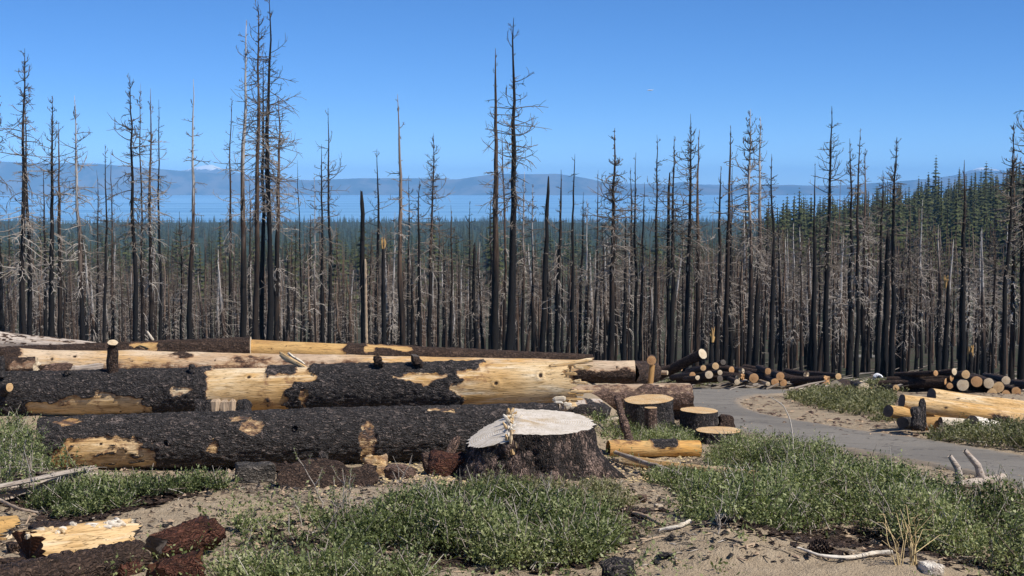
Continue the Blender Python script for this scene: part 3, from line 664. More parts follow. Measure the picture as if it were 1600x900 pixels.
# living conifers
def conifer_geo(H, rad, seed, tiers=16, per=11, dead=.0):
    g = np.random.default_rng(seed); V = []; Tq = []; tint = []
    for i in range(tiers):
        f = .14 + .86 * (i / (tiers - 1))**.9; z = H * f + g.normal(0, .15); r = rad * min(1, (1 - f)**.75 * g.uniform(.6, 1.25) + .02) + .12
        n = max(4, int(per * (1 - f * .5)))
        for k in range(n):
            a = 2 * math.pi * (k + g.random()) / n; rr = r * g.uniform(.55, 1.12); dz = -.28 * rr * g.uniform(.3, 1.3) + .1
            wd = .34 * rr + .12; tip = np.array([math.cos(a) * rr, math.sin(a) * rr, z + dz]); c = np.array([0, 0, z + .25])
            s = np.array([-math.sin(a), math.cos(a), 0]) * wd; mid = c * .45 + tip * .55
            b = len(V); V += [c, mid + s + (0, 0, .08 - .1 * rr), tip, mid - s + (0, 0, .08 - .1 * rr), mid + (0, 0, .12 + .1 * rr)]
            Tq += [(b, b + 1, b + 4), (b + 1, b + 2, b + 4), (b + 2, b + 3, b + 4), (b + 3, b, b + 4)]
            tv = np.clip(g.normal(.45, .2), 0, 1); tint += [tv * .5, tv, min(1, tv + .25), tv, tv]
    crown = (np.array(V), None, np.array(Tq), {'tint': np.array(tint)})
    C = np.array([[(0, 0, -.5), (0, 0, H * .5), (0, 0, H * .98)]]); tr = tubes(C, np.array([[.022 * H, .014 * H, .004 * H]]), 6, np.array([.35]))
    return tr, crown
CT = [conifer_geo(H, H * wr, 60 + i, tn, 11) for i, (H, wr, tn) in enumerate(((17, .24, 15), (20, .19, 19), (13, .27, 12), (23, .17, 21), (17, .22, 14), (15, .20, 9)))]
ct = [tmpl_obj("conifer_tree", [(tr, M_BROWN), (cr, M_CONIFER)]) for tr, cr in CT]
X, D = [], []
for (n, d0, d1, t0, t1, p) in ((5200, 700, 4870, -.42, .42, 1.25), (2600, 2200, 4900, -.42, .42, 2), (420, 320, 760, -.42, .42, 1.8)):
    a, b = wedge(n, d0, d1, t0, t1, p); X.append(a); D.append(b)
a, b = wedge(2600, 480, 1150, .165, .46, 1.5); X.append(a); D.append(b)
x = np.concatenate(X); d = np.concatenate(D)
k = (gz(x, d) > -109.5) & (vnoise(x * .008, d * .008, 0, 66) + .15 * gm.random(len(x)) > -.72)
x, d = x[k], d[k]
scatter("conifer_woods", np.stack([x, d, gz(x, d)], -1), gm.uniform(0, 6.28, len(x)), gm.uniform(.6, 1.12, len(x)) * np.where((d < 1200) & (x / d > .15), 1.35, 1), gm.integers(0, 6, len(x)), ct)
# conifers one can pick out on the hillside skyline
cm = [(mesh("trunk", *tr[:3], mat=M_BROWN, attrs=tr[3]), mesh("crown", *cr[:3], mat=M_CONIFER, attrs=cr[3])) for tr, cr in CT]
for i in range(64):
    t = .158 + .21 * (i + gm.random()) / 64; dd = gm.uniform(820, 960); xx = t * dd; k = gm.integers(6); s = gm.uniform(.8, 1.9)
    root = empty("conifer_tree", (xx, dd, float(gz(xx, dd)))); root.scale = (s, s, s); root.rotation_euler[2] = gm.uniform(0, 6.28)
    tag(root, "green conifer standing on the hillside skyline at the right", "conifer", "green conifers on the right hillside skyline")
    obj("trunk", cm[k][0], root); obj("crown", cm[k][1], root)
for i, (px, dd, s) in enumerate(((1212, 420, .42), (1188, 520, .5), (335, 330, .45), (192, 360, .4), (355, 400, .55), (1555, 430, .5), (1385, 520, .6), (905, 430, .5))):
    xx = (px - 800) / F * dd; root = empty("conifer_tree", (xx, dd, float(gz(xx, dd)))); root.scale = (s, s, s)
    tag(root, "small living green conifer showing between the grey dead trunks", "conifer", "small green conifers among the dead stand"); obj("trunk", cm[i % 5][0], root); obj("crown", cm[i % 5][1], root)

# ------------------------------------------------------------------ logs
def frame(p0, p1):
    a = (p1 - p0); L = np.linalg.norm(a); a = a / L
    up = np.array([0, 0, 1.]); up = up - a * (up @ a); up /= np.linalg.norm(up)
    fr = np.cross(up, a) * -1
    if fr[1] > 0: fr = -fr              # front faces the camera side (-Y)
    return a, fr, up, L
def make_log(name, label, cat, p0, p1, r0, r1, seed=0, base=1, patches=(), thick=.03, pl=(.16, .05), du=.04, dv=.035, mat=('char', 'cream'), ends=('cream', 'cream'), knots=(), group=None,
             bend=0., edge_n=.12, rough=1., rag=(0, 0), fleck=.605, lump=.05, mottle=None):
    p0 = np.array(p0, float); p1 = np.array(p1, float); a, fr, up, L = frame(p0, p1)
    n = max(6, int(L / du)); m = max(12, int(2 * math.pi * max(r0, r1) / dv))
    s = np.linspace(0, 1, n)[:, None]; th = (np.arange(m) * 2 * math.pi / m)[None, :] - math.pi / 2
    S, TH = np.broadcast_arrays(s, th)
    rr = r0 + (r1 - r0) * S; U = S * L
    q = np.where(TH > math.pi * 1.25, TH - 2 * math.pi, TH) / (math.pi / 2)
    cy, cz = np.cos(TH), np.sin(TH)
    mask = np.full(S.shape, float(base)); rim = np.zeros(S.shape)
    nz = fbm(U * 2.2 + seed, cy * rr * 5, cz * rr * 5, seed, 4) * edge_n * 2 + .06 * fbm(U * 12, cy * rr * 22, cz * rr * 22, seed + 6, 2)
    for pt in patches:
        s0, s1, q0, q1, val = pt[:5]
        su = np.maximum(s0 * L - U, U - s1 * L); sv = np.maximum(q0 - q, q - q1) * rr * 1.57
        sdf = np.where((su > 0) & (sv > 0), np.hypot(su, sv), np.maximum(su, sv)) + nz
        if len(pt) > 5: sdf = (np.hypot((U / L - (s0 + s1) / 2) / ((s1 - s0) / 2), (q - (q0 + q1) / 2) / ((q1 - q0) / 2)) - 1) * (q1 - q0) / 2 * rr * 1.57 + nz
        k = sstep(.026, -.026, sdf); mask = mask * (1 - k) + val * k; rim = np.maximum(rim * (1 - k), np.exp(-(sdf / .055)**2))
    if mottle is not None: mask = np.maximum(mask, .75 * sstep(mottle, mottle + .12, fbm(U * 6 + seed, cy * rr * 26, cz * rr * 26, seed + 9, 3) * 1.6))
    wu = U + .05 * fbm(U * 4, cy * rr * 9, cz * rr * 9, seed + 1, 2)
    # plates live on the unrolled bark; wrap by using a period that fits
    per = max(3, round(2 * math.pi * max(r0, r1) / pl[1])); vv = (TH / (2 * math.pi) * per)
    f1, f2, cid = worley(wu / pl[0] + seed * 3, np.mod(vv, per) + .35 * fbm(U * 5, cy * 3, cz * 3, seed + 2, 2), seed)
    plate = np.clip((f2 - f1) * 2.2, 0, 1)
    disp = mask * thick * (.35 + .5 * plate**.6 + .35 * cid) + (1 - mask) * rough * (.004 * fbm(U * 1.5, cy * rr * 30, cz * rr * 30, seed + 4, 3))
    disp = disp + mask * rim * thick * (.35 + .9 * np.clip(fbm(U * 7, cy * rr * 16, cz * rr * 16, seed + 12, 2), -.3, 1))
    low = lump * rr * fbm(U * 1.1, cy * 1.3, cz * 1.3, seed + 5, 3)
    knot = np.zeros(S.shape)
    for (ks, kq, kr) in knots:
        dist = np.hypot(U - ks * L, (q - kq) * rr * 1.57); knot = np.maximum(knot, sstep(kr, kr * .35, dist))
        disp = disp + sstep(kr * 2.2, kr * .8, dist) * kr * .3 - sstep(kr, kr * .4, dist) * kr * .55
    rad = rr + disp + low
    axis = p0 + a * U[..., None] + up * (bend * np.sin(math.pi * S))[..., None]
    uo = np.zeros(S.shape)
    gg = np.random.default_rng(seed)
    if rag[0]: e = gg.uniform(0, rag[0], m) * .5 + rag[0] * .5 * (1 + vnoise(np.arange(m) * .25, 0, 0, seed)); uo = uo + e[None] * sstep(.12 * 6 / L, 0, S)
    if rag[1]: e = gg.uniform(0, rag[1], m) * .5 + rag[1] * .5 * (1 + vnoise(np.arange(m) * .25, 5, 0, seed)); uo = uo - e[None] * sstep(1 - .12 * 6 / L, 1, S)
    Vv = axis + a * uo[..., None] + fr * (cy * rad)[..., None] + up * (cz * rad)[..., None]
    lc = np.stack([U + seed * 1.7, cy * rad, cz * rad], -1)
    i = np.arange(n - 1)[:, None] * m + np.arange(m)[None]; j = np.arange(n - 1)[:, None] * m + (np.arange(m)[None] + 1) % m
    Q = np.stack([i, j, j + m, i + m], -1).reshape(-1, 4)
    c = (p0 + p1) / 2
    o = obj(name, mesh(name, (Vv - c).reshape(-1, 3), Q, mat=log_mat(mat[0], mat[1], fleck), attrs={'mask': mask.ravel(), 'plate': plate.ravel(), 'knot': knot.ravel(), 'rim': rim.ravel(), 'lc': lc.reshape(-1, 3)}), loc=c)
    tag(o, label, cat, group)
    for e, (ring, sgn, kind) in enumerate(((Vv[0] - c, -1, ends[0]), (Vv[-1] - c, 1, ends[1]))):
        if not kind: continue
        cen = ring.mean(0); rings = [cen + (ring - cen) * f + a * sgn * (.004 + .012 * (1 - f)) for f in (1., .9, .66, .33)]
        W = np.concatenate(rings + [(cen + a * sgn * .014)[None]]); qs = []
        for r_ in range(3):
            for k in range(m): qs.append((r_ * m + k, r_ * m + (k + 1) % m, (r_ + 1) * m + (k + 1) % m, (r_ + 1) * m + k))
        ts = [(3 * m + k, 3 * m + (k + 1) % m, 4 * m) for k in range(m)]
        rel = W - cen; l2 = np.stack([rel @ a + seed, rel @ fr, rel @ up], -1)
        obj("cut_face", mesh("cut_face", W, qs, ts, mat=end_mat(kind), attrs={'lc': l2}), o)
    return o
def stub(parent, p, direction, r, L, mat=('char', 'cream'), end='cream', seed=1, name="branch_stub", cap=True):
    p = np.array(p, float) - np.array(parent.location); dr = np.array(direction, float); dr /= np.linalg.norm(dr)
    K = 6; C = np.array([[p + dr * L * t + np.random.default_rng(seed + k).normal(0, r * .12, 3) * (t > 0) for k, t in enumerate(np.linspace(0, 1, K))]])
    V, Q, _, A = tubes(C, np.array([np.linspace(r * 1.25, r, K)]), 12)
    V = V + .12 * r * np.stack([vnoise(V[:, 0] * 30, V[:, 1] * 30, V[:, 2] * 12 + k, seed + k) for k in range(3)], -1)
    o = obj(name, mesh(name, V, Q, mat=log_mat(*mat), attrs={'mask': np.ones(len(V)), 'plate': np.full(len(V), .6), 'knot': np.zeros(len(V)), 'lc': V[:, [2, 0, 1]] * 1.0}), parent)
    if cap:
        ring = V[-12:]; cen = ring.mean(0) + dr * .003; W = np.concatenate([ring + dr * .003, cen[None]])
        obj("cut_face", mesh("cut_face", W, None, [(k, (k + 1) % 12, 12) for k in range(12)], mat=end_mat(end), attrs={'lc': (W - cen)[:, [1, 0, 2]]}), o)
    return o
def on(px, py, lift=0.): q = G(px, py); q[2] += lift; return q
def AP(x, y, d): return P(x, y, d)
# --- the front charred log
A0, A1 = AP(60, 697, 21.6), AP(868, 674.5, 23.3)
L1 = make_log("charred_log", "huge charred black log lying in front, nearest the big white cut stump", "log", A0, A1, .355, .395, 11, 1,
              [(.02, .225, -1.0, .30, 0, 'e'), (.10, .215, -1.1, .10, 0, 'e'), (.03, .09, .62, .85, .36, 'e'), (.595, .630, -.45, .45, .38, 'e'), (.60, .615, -.7, .1, .38, 'e'), (.715, .82, .66, .86, .38, 'e'), (.375, .41, .2, .6, .38, 'e'), (.36, .395, .6, .72, .38, 'e'), (.31, .33, -.2, .1, .4, 'e')], .05, (.20, .065), .022, .021, ('char', 'cream'), ('grey', None), mottle=.42, knots=[(.115, .1, .03), (.16, -.1, .03)], bend=.02, edge_n=.06)
stub(L1, P(268, 690, 21.3), (-.3, -1, .1), .05, .12, seed=3, cap=False); stub(L1, P(505, 712, 21.9), (.2, -1, -.3), .06, .14, seed=4, cap=False); stub(L1, P(462, 668, 22.1), (.1, -1, .1), .04, .08, seed=5, cap=False)
# --- second big log, half bare
B0, B1 = AP(-60, 620, 25.4), AP(906, 600, 25.4)
L2 = make_log("stripped_log", "big log behind the front one, black bark alternating with bare cream wood", "log", B0, B1, .365, .385, 12, 1,
              [(.125, .320, -1.3, -.16, 0), (.235, .305, -1.3, .02, 0), (.435, .45, -.1, .3, .38, 'e'), (.55, .565, -.45, .1, .38, 'e'), (.395, .50, -1.2, 1.4, 0), (.5, .535, -1.2, .62, 0), (.535, .57, .45, 1.5, 0), (.70, .80, .30, .42, 0), (.808, 1.02, -1.3, 1.7, 0), (.80, .85, .2, 1.6, 0), (.795, .835, .55, 1.2, 1), (.35, .395, .0, .3, 0)],
              .045, (.19, .06), .023, .022, ('char', 'cream'), (None, 'cream'), knots=[(.865, .15, .05), (.937, .35, .06), (.30, -.55, .035), (.263, -.5, .03), (.47, .5, .05)], rag=(0, .28), bend=.0, edge_n=.13)
stub(L2, P(177, 584, 25.3), (.01, -.1, 1), .085, .52, ('brown', 'cream'), 'pale', 8)
stub(L2, P(3, 612, 25.0), (.75, -.75, .45), .07, .28, ('char', 'cream'), 'cream', 9)
stub(L2, P(1, 590, 25.1), (0, .1, 1), .06, .35, ('char', 'cream'), 'grey', 10)
stub(L2, P(591, 572, 25.2), (0, 0, 1), .07, .14, ('brown', 'cream'), 'grey', 11)
stub(L2, P(653, 570, 25.2), (-.3, 0, 1), .07, .16, ('brown', 'cream'), 'grey', 12)
stub(L2, P(302, 582, 25.2), (-.2, 0, 1), .05, .12, ('char', 'cream'), 'grey', 14, cap=False)
stub(L2, P(106, 586, 25.2), (-.2, 0, 1), .05, .07, ('char', 'cream'), 'grey', 15, cap=False)
# --- logs behind
L3 = make_log("barkless_log", "long pale barkless log lying behind the half stripped log", "log", AP(12, 570, 32.5), AP(991, 580, 33), .34, .225, 13, 0,
              [(-.1, .025, -1, 1.2, 1), (.0, .10, -.6, .0, .9), (.9, 1.1, -1.4, -.08, .9), (.65, .84, -1.3, .1, .6), (.13, .40, -.8, .10, .38), (.44, .58, .1, .35, .4, 'e'), (.27, .30, .5, .8, .9, 'e'), (.36, .40, .3, .6, .42, 'e')], .03, (.2, .07), .04, .03, ('brown', 'mixed'), (None, 'pale'), knots=[(.075, .35, .06), (.11, .5, .06), (.115, -.3, .05), (.5, .3, .05), (.97, .3, .05), (.2, .3, .04), (.33, .4, .04)], edge_n=.10, rough=3, lump=.16)
L4 = make_log("ridge_log", "long dark log topping the pile with one golden bare stretch", "log", AP(-40, 560, 36), AP(392, 545, 36.5), .20, .245, 14, 1,
              [(.57, .66, .35, .8, 0)], .05, (.3, .07), .035, .03, ('brown', 'gold'), (None, 'pale'), edge_n=.1)
L4b = make_log("golden_log", "golden barkless log end to end with the dark ones on top of the pile", "log", AP(391, 546.5, 36.6), AP(925, 565, 38), .245, .15, 15, 1,
              [(-.1, .275, -1.7, 2.3, 0), (.33, .46, .45, 1.1, 0), (.3, .62, -1.0, -.35, .4)], .035, (.3, .07), .035, .03, ('brown', 'gold'), (None, 'pale'), knots=[(.1, .4, .03), (.17, .35, .03), (.06, .2, .03), (.2, -.6, .06)], edge_n=.12)
L5 = make_log("silver_log", "weathered silver grey log at the top left of the pile", "log", AP(-90, 527, 38), AP(150, 542, 38.5), .29, .11, 16, 0,
              [(.3, .6, -1.2, -.4, .35)], .02, (.2, .06), .04, .03, ('brown', 'silver'), (None, 'pale'), edge_n=.2, lump=.22, mottle=.18, rough=3)
LX = make_log("dark_log", "short dark barked log end between the bare log and the yellow post", "log", AP(980, 583, 34.6), AP(1017, 582, 36), .24, .22, 17, 1, [], .05, (.2, .06), .035, .03, ('brown', 'tan'), (None, 'orange'))
L6 = make_log("rough_log", "knotty dark log end tucked under the golden wood at far left", "log", AP(-40, 572, 29.6), AP(66, 571, 29.8), .13, .12, 18, 1, [(.6, 1.1, -.2, .6, .3)], .04, (.15, .05), .03, .03, ('brown', 'tan'), (None, 'pale'), rag=(0, .15))
L7 = make_log("flaky_log", "log with flaking purplish bark ending beside the road", "log", AP(845, 621, 30.6), AP(1077, 618, 31.2), .235, .25, 19, 1, [(-.1, 1.1, .45, 1.3, 0), (-.1, .35, -.1, .5, 0), (.3, 1.1, .12, .5, .5)], .04, (.16, .06), .03, .026, ('pink', 'tan'), (None, 'cream'), edge_n=.18)
L7b = make_log("under_log", "dark low log beneath the flaking log at its right end", "log", AP(985, 652, 30.9), AP(1078, 642, 31.6), .16, .17, 20, 1, [], .04, (.16, .06), .04, .03, ('brown', 'tan'), (None, 'cream'))
def logpx(name, label, x0, y0, d0, x1, y1, d1, rpx, mat=('brown', 'tan'), ends=('pale', 'pale'), base=1, patches=(), seed=0, group=None, thick=.012, r1px=None, knots=(), rag=(0, 0), bark=None):
    return make_log(name, label, "log", P(x0, y0, d0), P(x1, y1, d1), rpx * d0 / F, (r1px or rpx) * d1 / F, seed, base, patches, thick, (.12, .04), .08, .035, mat, ends, knots, group, edge_n=.08, rag=rag, lump=.14)
# splinters and broken ends
_mcw = None
def plank(name, label, p0, p1, wid, th, wood='cream', seed=0, cat="plank", parent=None, bark='brown', mask=0., segs=8, side=None):
    p0 = np.array(p0, float); p1 = np.array(p1, float); a, fr, up, L = frame(p0, p1)
    if side is not None: up = np.array(side, float); up -= a * (up @ a); up /= np.linalg.norm(up); fr = np.cross(a, up)
    g = np.random.default_rng(seed); s = np.linspace(0, 1, segs)
    prof = np.array([(-.5, -.5), (0, -.62), (.5, -.45), (.56, .1), (.42, .5), (-.05, .58), (-.5, .42), (-.57, 0)]) + g.normal(0, .05, (8, 2))
    V = []
    for i, t in enumerate(s):
        ws = wid * (.82 + .25 * vnoise(t * 4, seed, 0, 3)) * (1 if .02 < t < .98 else .6); c = p0 + a * L * t + up * .1 * wid * vnoise(t * 3, seed, 5, 4)
        for (u, v) in prof: V.append(c + up * u * ws + fr * v * th * (1 if .02 < t < .98 else .5) + a * (g.normal(0, .03 * L) if i in (0, segs - 1) else 0))
    V = np.array(V); i = np.arange(segs - 1)[:, None] * 8 + np.arange(8)[None]; j = np.arange(segs - 1)[:, None] * 8 + (np.arange(8)[None] + 1) % 8
    Q = np.stack([i, j, j + 8, i + 8], -1).reshape(-1, 4); Tt = [(0, k + 1, k) for k in range(1, 7)] + [((segs - 1) * 8, (segs - 1) * 8 + k, (segs - 1) * 8 + k + 1) for k in range(1, 7)]
    c = (p0 + p1) / 2 if parent is None else np.array(parent.location); rel = V - p0
    lc = np.stack([rel @ a + seed, rel @ fr, rel @ up], -1)
    o = obj(name, mesh(name, V - c, Q, Tt, mat=log_mat(bark, wood), attrs={'mask': np.full(len(V), float(mask)), 'plate': np.full(len(V), .7), 'knot': np.zeros(len(V)), 'lc': lc}, smooth=False), parent, None if parent is not None else c)
    if parent is None: tag(o, label, cat)
    return o
gs = np.random.default_rng(31)
for i in range(16):
    y = gs.uniform(570, 632); l = gs.uniform(10, 34); x = 890 + gs.uniform(-12, 8)
    plank("splinter", None, P(x, y, 25.02 + .1 * gs.random()), P(x + l, y + gs.normal(0, 1.5), 25.05), .03 + .03 * gs.random(), .02, 'cream', i, parent=L2)
plank("splinter", None, P(858, 572, 25.2), P(926, 562, 25.3), .09, .07, 'cream', 40, parent=L2)
for i, (x, y, x2, y2) in enumerate(((864, 624, 884, 622), (880, 631, 893, 632), (866, 628, 880, 629), (884, 638, 893, 634))): plank("splinter", None, P(x, y, 24.9), P(x2, y2, 24.9), .07, .05, 'white', 50 + i, parent=L2)
plank("split_board", "twin pale split boards leaning together on the bare log", P(438, 553, 26.2), P(482, 578, 26.0), .11, .06, 'cream', 60)
plank("split_board", "thin pale split board crossing behind the twin leaning boards", P(450, 552, 26.4), P(476, 570, 26.3), .07, .05, 'white', 61)
plank("branch_spike", "white forked branch spike poking up from the dark log", P(240, 532, 36), P(230, 518, 36), .06, .05, 'white', 62, cat="branch")
plank("bark_flap", "loose pale bark flap lying on the golden log at far left", P(110, 577, 29), P(160, 571, 29.2), .13, .05, 'silver', 63, cat="bark piece")
plank("bark_flap", "brown bark flap wedged under the golden log", P(66, 580, 28.6), P(112, 570, 28.8), .16, .06, 'tan', 64, cat="bark piece", bark='pink', mask=1)
# wood block between the two front logs
blk = empty("wood_block", P(348, 650, 24.1)); tag(blk, "split wood block with vertical grain squeezed between the two front logs", "wood block")
for i in range(6):
    x = 312 + i * 13; plank("split_piece", None, P(x, 652, 24.0), P(x + gs.normal(0, .6), 624 + (i % 2), 24.05), .135 + .02 * gs.random(), .14, 'tan' if i > 1 else 'gold', 70 + i, parent=blk, bark='char', mask=1 if i in (0, 1, 5) else 0, side=(1, 0, 0))
plank("split_piece", None, P(385, 652, 24.0), P(384, 625, 24.1), .17, .18, 'tan', 78, parent=blk, bark='char', mask=1, side=(1, 0, 0))
# post
make_log('weathered_log', 'short pale weathered log lying behind the right side of the big stump', 'log', on(862, 650, .16), on(935, 648, .16), .13, .12, 23, 0, [(.6, 1.1, -1, .4, 1)], .02, (.1, .04), .04, .03, ('char', 'silver'), (None, 'grey'), lump=.2)
post = logpx("wood_post", "upright yellow post standing behind the flaking log", 1015, 612, 33.5, 1019, 570, 33.6, 4.5, ('brown', 'gold'), (None, 'cream'), 0, seed=21); post['category'] = "post"
make_log("log_round", "small round log end balanced on top of the yellow post", "log", P(1018, 563, 33.3), P(1018, 561, 33.8), 7 * 33 / F, 7 * 33 / F, 22, 1, [], .008, (.1, .04), .05, .04, ('brown', 'tan'), ('orange', 'orange'))

# ------------------------------------------------------------------ stumps
def make_stump(name, label, px, row, d, wpx, end='cream', mat=('char', 'tan'), flare=.25, seed=0, ztop=None, tilt=(0, 0), plane=None, big=False, thick=.03, group=None, ry=1., k_roots=5, roots=()):
    top = P(px, row, d); r = wpx * d / F / 2; cx, cy = top[0], d; gzv = float(gz(cx, cy)) - .12
    H = top[2] - gzv
    m = 150 if big else 56; n = 46 if big else 14
    th = (np.arange(m) * 2 * math.pi / m)[None]; t = np.linspace(0, 1, n)[:, None]
    TH, Tt = np.broadcast_arrays(th, t)
    out = 1 + .06 * vnoise(np.cos(TH) * 1.7, np.sin(TH) * 1.7, 0, seed) 
    fl = flare * (1 - Tt)**2.2 * (1 + .55 * vnoise(np.cos(TH) * k_roots * .4, np.sin(TH) * k_roots * .4, 3, seed + 1))
    rad = r * (out + fl)
    for (ra, rw, rh) in roots: rad = rad + rh * (1 + .5 * fbm(TH * 4, Tt * 4, 0, 8, 2)) * np.exp(-((np.mod(TH - ra + math.pi, 2 * math.pi) - math.pi) / rw)**2) * (1 - Tt)**1.4
    f1, f2, cid = worley(TH / (2 * math.pi) * max(6, round(2 * math.pi * r / .07)) + .4 * fbm(TH * 3, Tt * H * 6, 0, seed, 2), Tt * H / .22 + seed, seed)
    plate = np.clip((f2 - f1) * 2.2, 0, 1); rad = rad + thick * (.4 * plate + .5 * cid - .6) + ((.30 * fbm(np.cos(TH) * 3.5, np.sin(TH) * 3.5, Tt * H * 2, seed + 3, 5) * (1 - Tt)**.7 + .05 * fbm(np.cos(TH) * 14, np.sin(TH) * 14, Tt * H * 5, seed + 4, 3)) if big else 0)
    xl = rad * np.cos(TH); yl = rad * np.sin(TH) * ry
    def ztopf(x, y):
        z = H + tilt[0] * x + tilt[1] * y
        return z if plane is None else z + plane(x, y)
    z = Tt * ztopf(xl, yl)
    V = np.stack([xl, yl, z], -1).reshape(-1, 3)
    i = np.arange(n - 1)[:, None] * m + np.arange(m)[None]; j = np.arange(n - 1)[:, None] * m + (np.arange(m)[None] + 1) % m
    Q = np.stack([i, j, j + m, i + m], -1).reshape(-1, 4)
    mask = np.ones(V.shape[0])
    lc = np.stack([z.ravel() + seed, xl.ravel(), yl.ravel()], -1)
    o = obj(name, mesh(name, V, Q, mat=log_mat(*mat), attrs={'mask': mask, 'plate': plate.ravel(), 'knot': np.zeros(len(V)), 'lc': lc}), loc=(cx, cy, gzv)); tag(o, label, "stump", group)
    rings = (1.0, .97, .85, .7, .55, .4, .25, .12); xe, ye = xl[-1], yl[-1]; W = []
    for q in rings: W.append(np.stack([xe * q, ye * q, ztopf(xe * q, ye * q) + .004 * (q < 1) + (.006 * fbm(xe * q * 6, ye * q * 6, 0, seed, 2) if q < 1 else .002)], -1))
    W.append(np.array([[0, 0, float(ztopf(np.zeros(1), np.zeros(1))[0]) + .004]])); W = np.concatenate(W); nr = len(rings)
    qs = [(a_ * m + k, a_ * m + (k + 1) % m, (a_ + 1) * m + (k + 1) % m, (a_ + 1) * m + k) for a_ in range(nr - 1) for k in range(m)]
    ts = [((nr - 1) * m + k, (nr - 1) * m + (k + 1) % m, nr * m) for k in range(m)]
    obj("cut_face", mesh("cut_face", W, qs, ts, mat=end_mat(end), attrs={'lc': np.stack([np.zeros(len(W)), W[:, 0], W[:, 1]], -1)}), o)
    return o
def bigplane(x, y):                     # left of the hinge the cut slopes away and sits lower
    return np.where(x < -.26, -.085 + (x + .26) * .40, 0) 
BS = make_stump("giant_stump", "huge burnt stump with a broad white sloping cut top, nearest the viewer", 829, 658, 20.75, 206, 'white', ('stump', 'tan', .625), .34, 90, tilt=(-.03, .045), plane=bigplane, big=True, thick=.07, k_roots=7, roots=((-.45, .30, .42), (-1.3, .25, .16), (-2.2, .3, .14), (3.5, .4, .1)))
BS.location.z += 0
for i in range(46):
    yy = gs.uniform(-.82, .82); xx = -.27 + gs.normal(0, .035); zt = float(BS.location.z)
    top = P(829, 658, 20.75)[2] + .045 * yy
    p0 = np.array([BS.location.x + xx, BS.location.y + yy, top - .06]); lean = gs.normal(0, .04)
    plank("splinter", None, p0, p0 + (lean, gs.normal(0, .03), gs.uniform(.05, .10) * (1.0 if yy < .6 else 1.3)), gs.uniform(.03, .06), .035, 'white' if i % 2 else 'cream', 200 + i, parent=BS, segs=4)
for i in range(14):
    xx = -.27 + gs.uniform(-.05, .08); yy = -.86 + gs.uniform(-.06, .03); top = P(829, 658, 20.75)[2] - .04
    p0 = np.array([BS.location.x + xx, BS.location.y + yy, top - .28 * gs.uniform(.3, 1)]); plank("splinter", None, p0, p0 + (gs.normal(0, .03), .03, gs.uniform(.10, .19)), .045, .04, 'cream', 260 + i, parent=BS, segs=4)
make_stump("tree_stump", "thick black stump with a golden cut top beside the leaning stick", 1013, 624, 28.6, 76, 'cream', ('char', 'tan'), .12, 91, tilt=(.05, .06))
make_stump("stump_core", "small yellow stub stump in front of the golden topped stump", 1017, 637, 27.3, 20, 'cream', ('pink', 'gold'), .05, 92, thick=.005)
make_stump("tree_stump", "black stump beside the road with a burnt slab against its right side", 1092, 641, 27.6, 60, 'cream', ('char', 'tan'), .10, 93, tilt=(-.03, .02))
plank("bark_slab", "upright burnt slab against the right side of the roadside stump", P(1133, 672, 27.5), P(1134, 648, 27.6), .30, .16, 'tan', 94, cat="bark piece", bark='brown', mask=1, side=(1, 0, 0))
make_stump("tree_stump", "low wide stump with a clean round pale top nearest the road", 1123, 672, 25.9, 72, 'cream', ('char', 'tan'), .06, 95)
make_stump("tree_stump", "flat white topped stump at the far edge of the road", 1163, 594.5, 52, 24, 'white', ('char', 'tan'), .1, 96)
make_stump("tree_stump", "dark stump with thin pale top left of the big round log end", 1247, 607, 47, 30, 'pale', ('char', 'tan'), .08, 97)
make_stump("tree_stump", "low pale slice stump under the big round log end", 1294, 619, 42, 27, 'pale', ('char', 'tan'), .05, 98)
make_stump("tree_stump", "low stump slice in front of the upright round at the grass", 1347, 621, 41, 26, 'pale', ('char', 'tan'), .05, 99)
make_stump("tree_stump", "broad black stump with white top cut by the right edge", 1590, 656, 29.5, 64, 'white', ('char', 'tan'), .12, 89)
make_stump("tree_stump", "flat sawn stump slice behind the dark stump with thin pale top", 1240, 598, 50, 28, 'pale', ('char', 'tan'), .05, 88)
make_stump("tree_stump", "flat pale stump slice right of the three stacked orange rounds", 1262, 602, 50, 26, 'pale', ('char', 'tan'), .05, 87)

# ------------------------------------------------------------------ near right log pile
GP1 = "logs in the barkless pile beyond the road"  # left-facing cut ends take a dark colour, their shade painted in
logpx("barkless_log", "topmost pale barkless log of the pile beyond the road", 1455, 620, 29.6, 1720, 663, 30.8, 13, ('brown', 'cream'), ('grey', 'pale'), 0, [(.05, .25, -1, -.3, .5)], 101, GP1, r1px=20, knots=[(.12, .2, .03), (.3, .3, .03), (.5, .2, .03)])
logpx("barkless_log", "long golden barkless log with a black scorch patch beyond the road", 1409, 628, 28.8, 1720, 672, 29.4, 12.5, ('brown', 'cream'), ('grey', 'pale'), 0, [(.42, .53, -.6, .2, 1), (-.1, .05, -.8, -.2, .8)], 102, GP1, r1px=18, knots=[(.08, .3, .03), (.2, .1, .035), (.35, -.2, .03), (.6, .3, .04)])
logpx("barkless_log", "short golden log jutting left at the bottom of the pile beyond the road", 1388, 642, 28.4, 1500, 655, 30.0, 9.5, ('brown', 'gold'), ('grey', 'pale'), 0, [], 103, GP1)
logpx("barkless_log", "golden log segment left of the two white ones at the pile foot", 1425, 662, 28.3, 1469, 662, 28.3, 11, ('brown', 'gold'), ('grey', 'grey'), 0, [], 104, GP1)
logpx("barkless_log", "white log segment with shade-darkened cut end, middle of the pile foot", 1469, 661, 28.1, 1516, 664, 28.2, 9, ('brown', 'white'), ('grey', 'pale'), 0, [], 105, GP1)
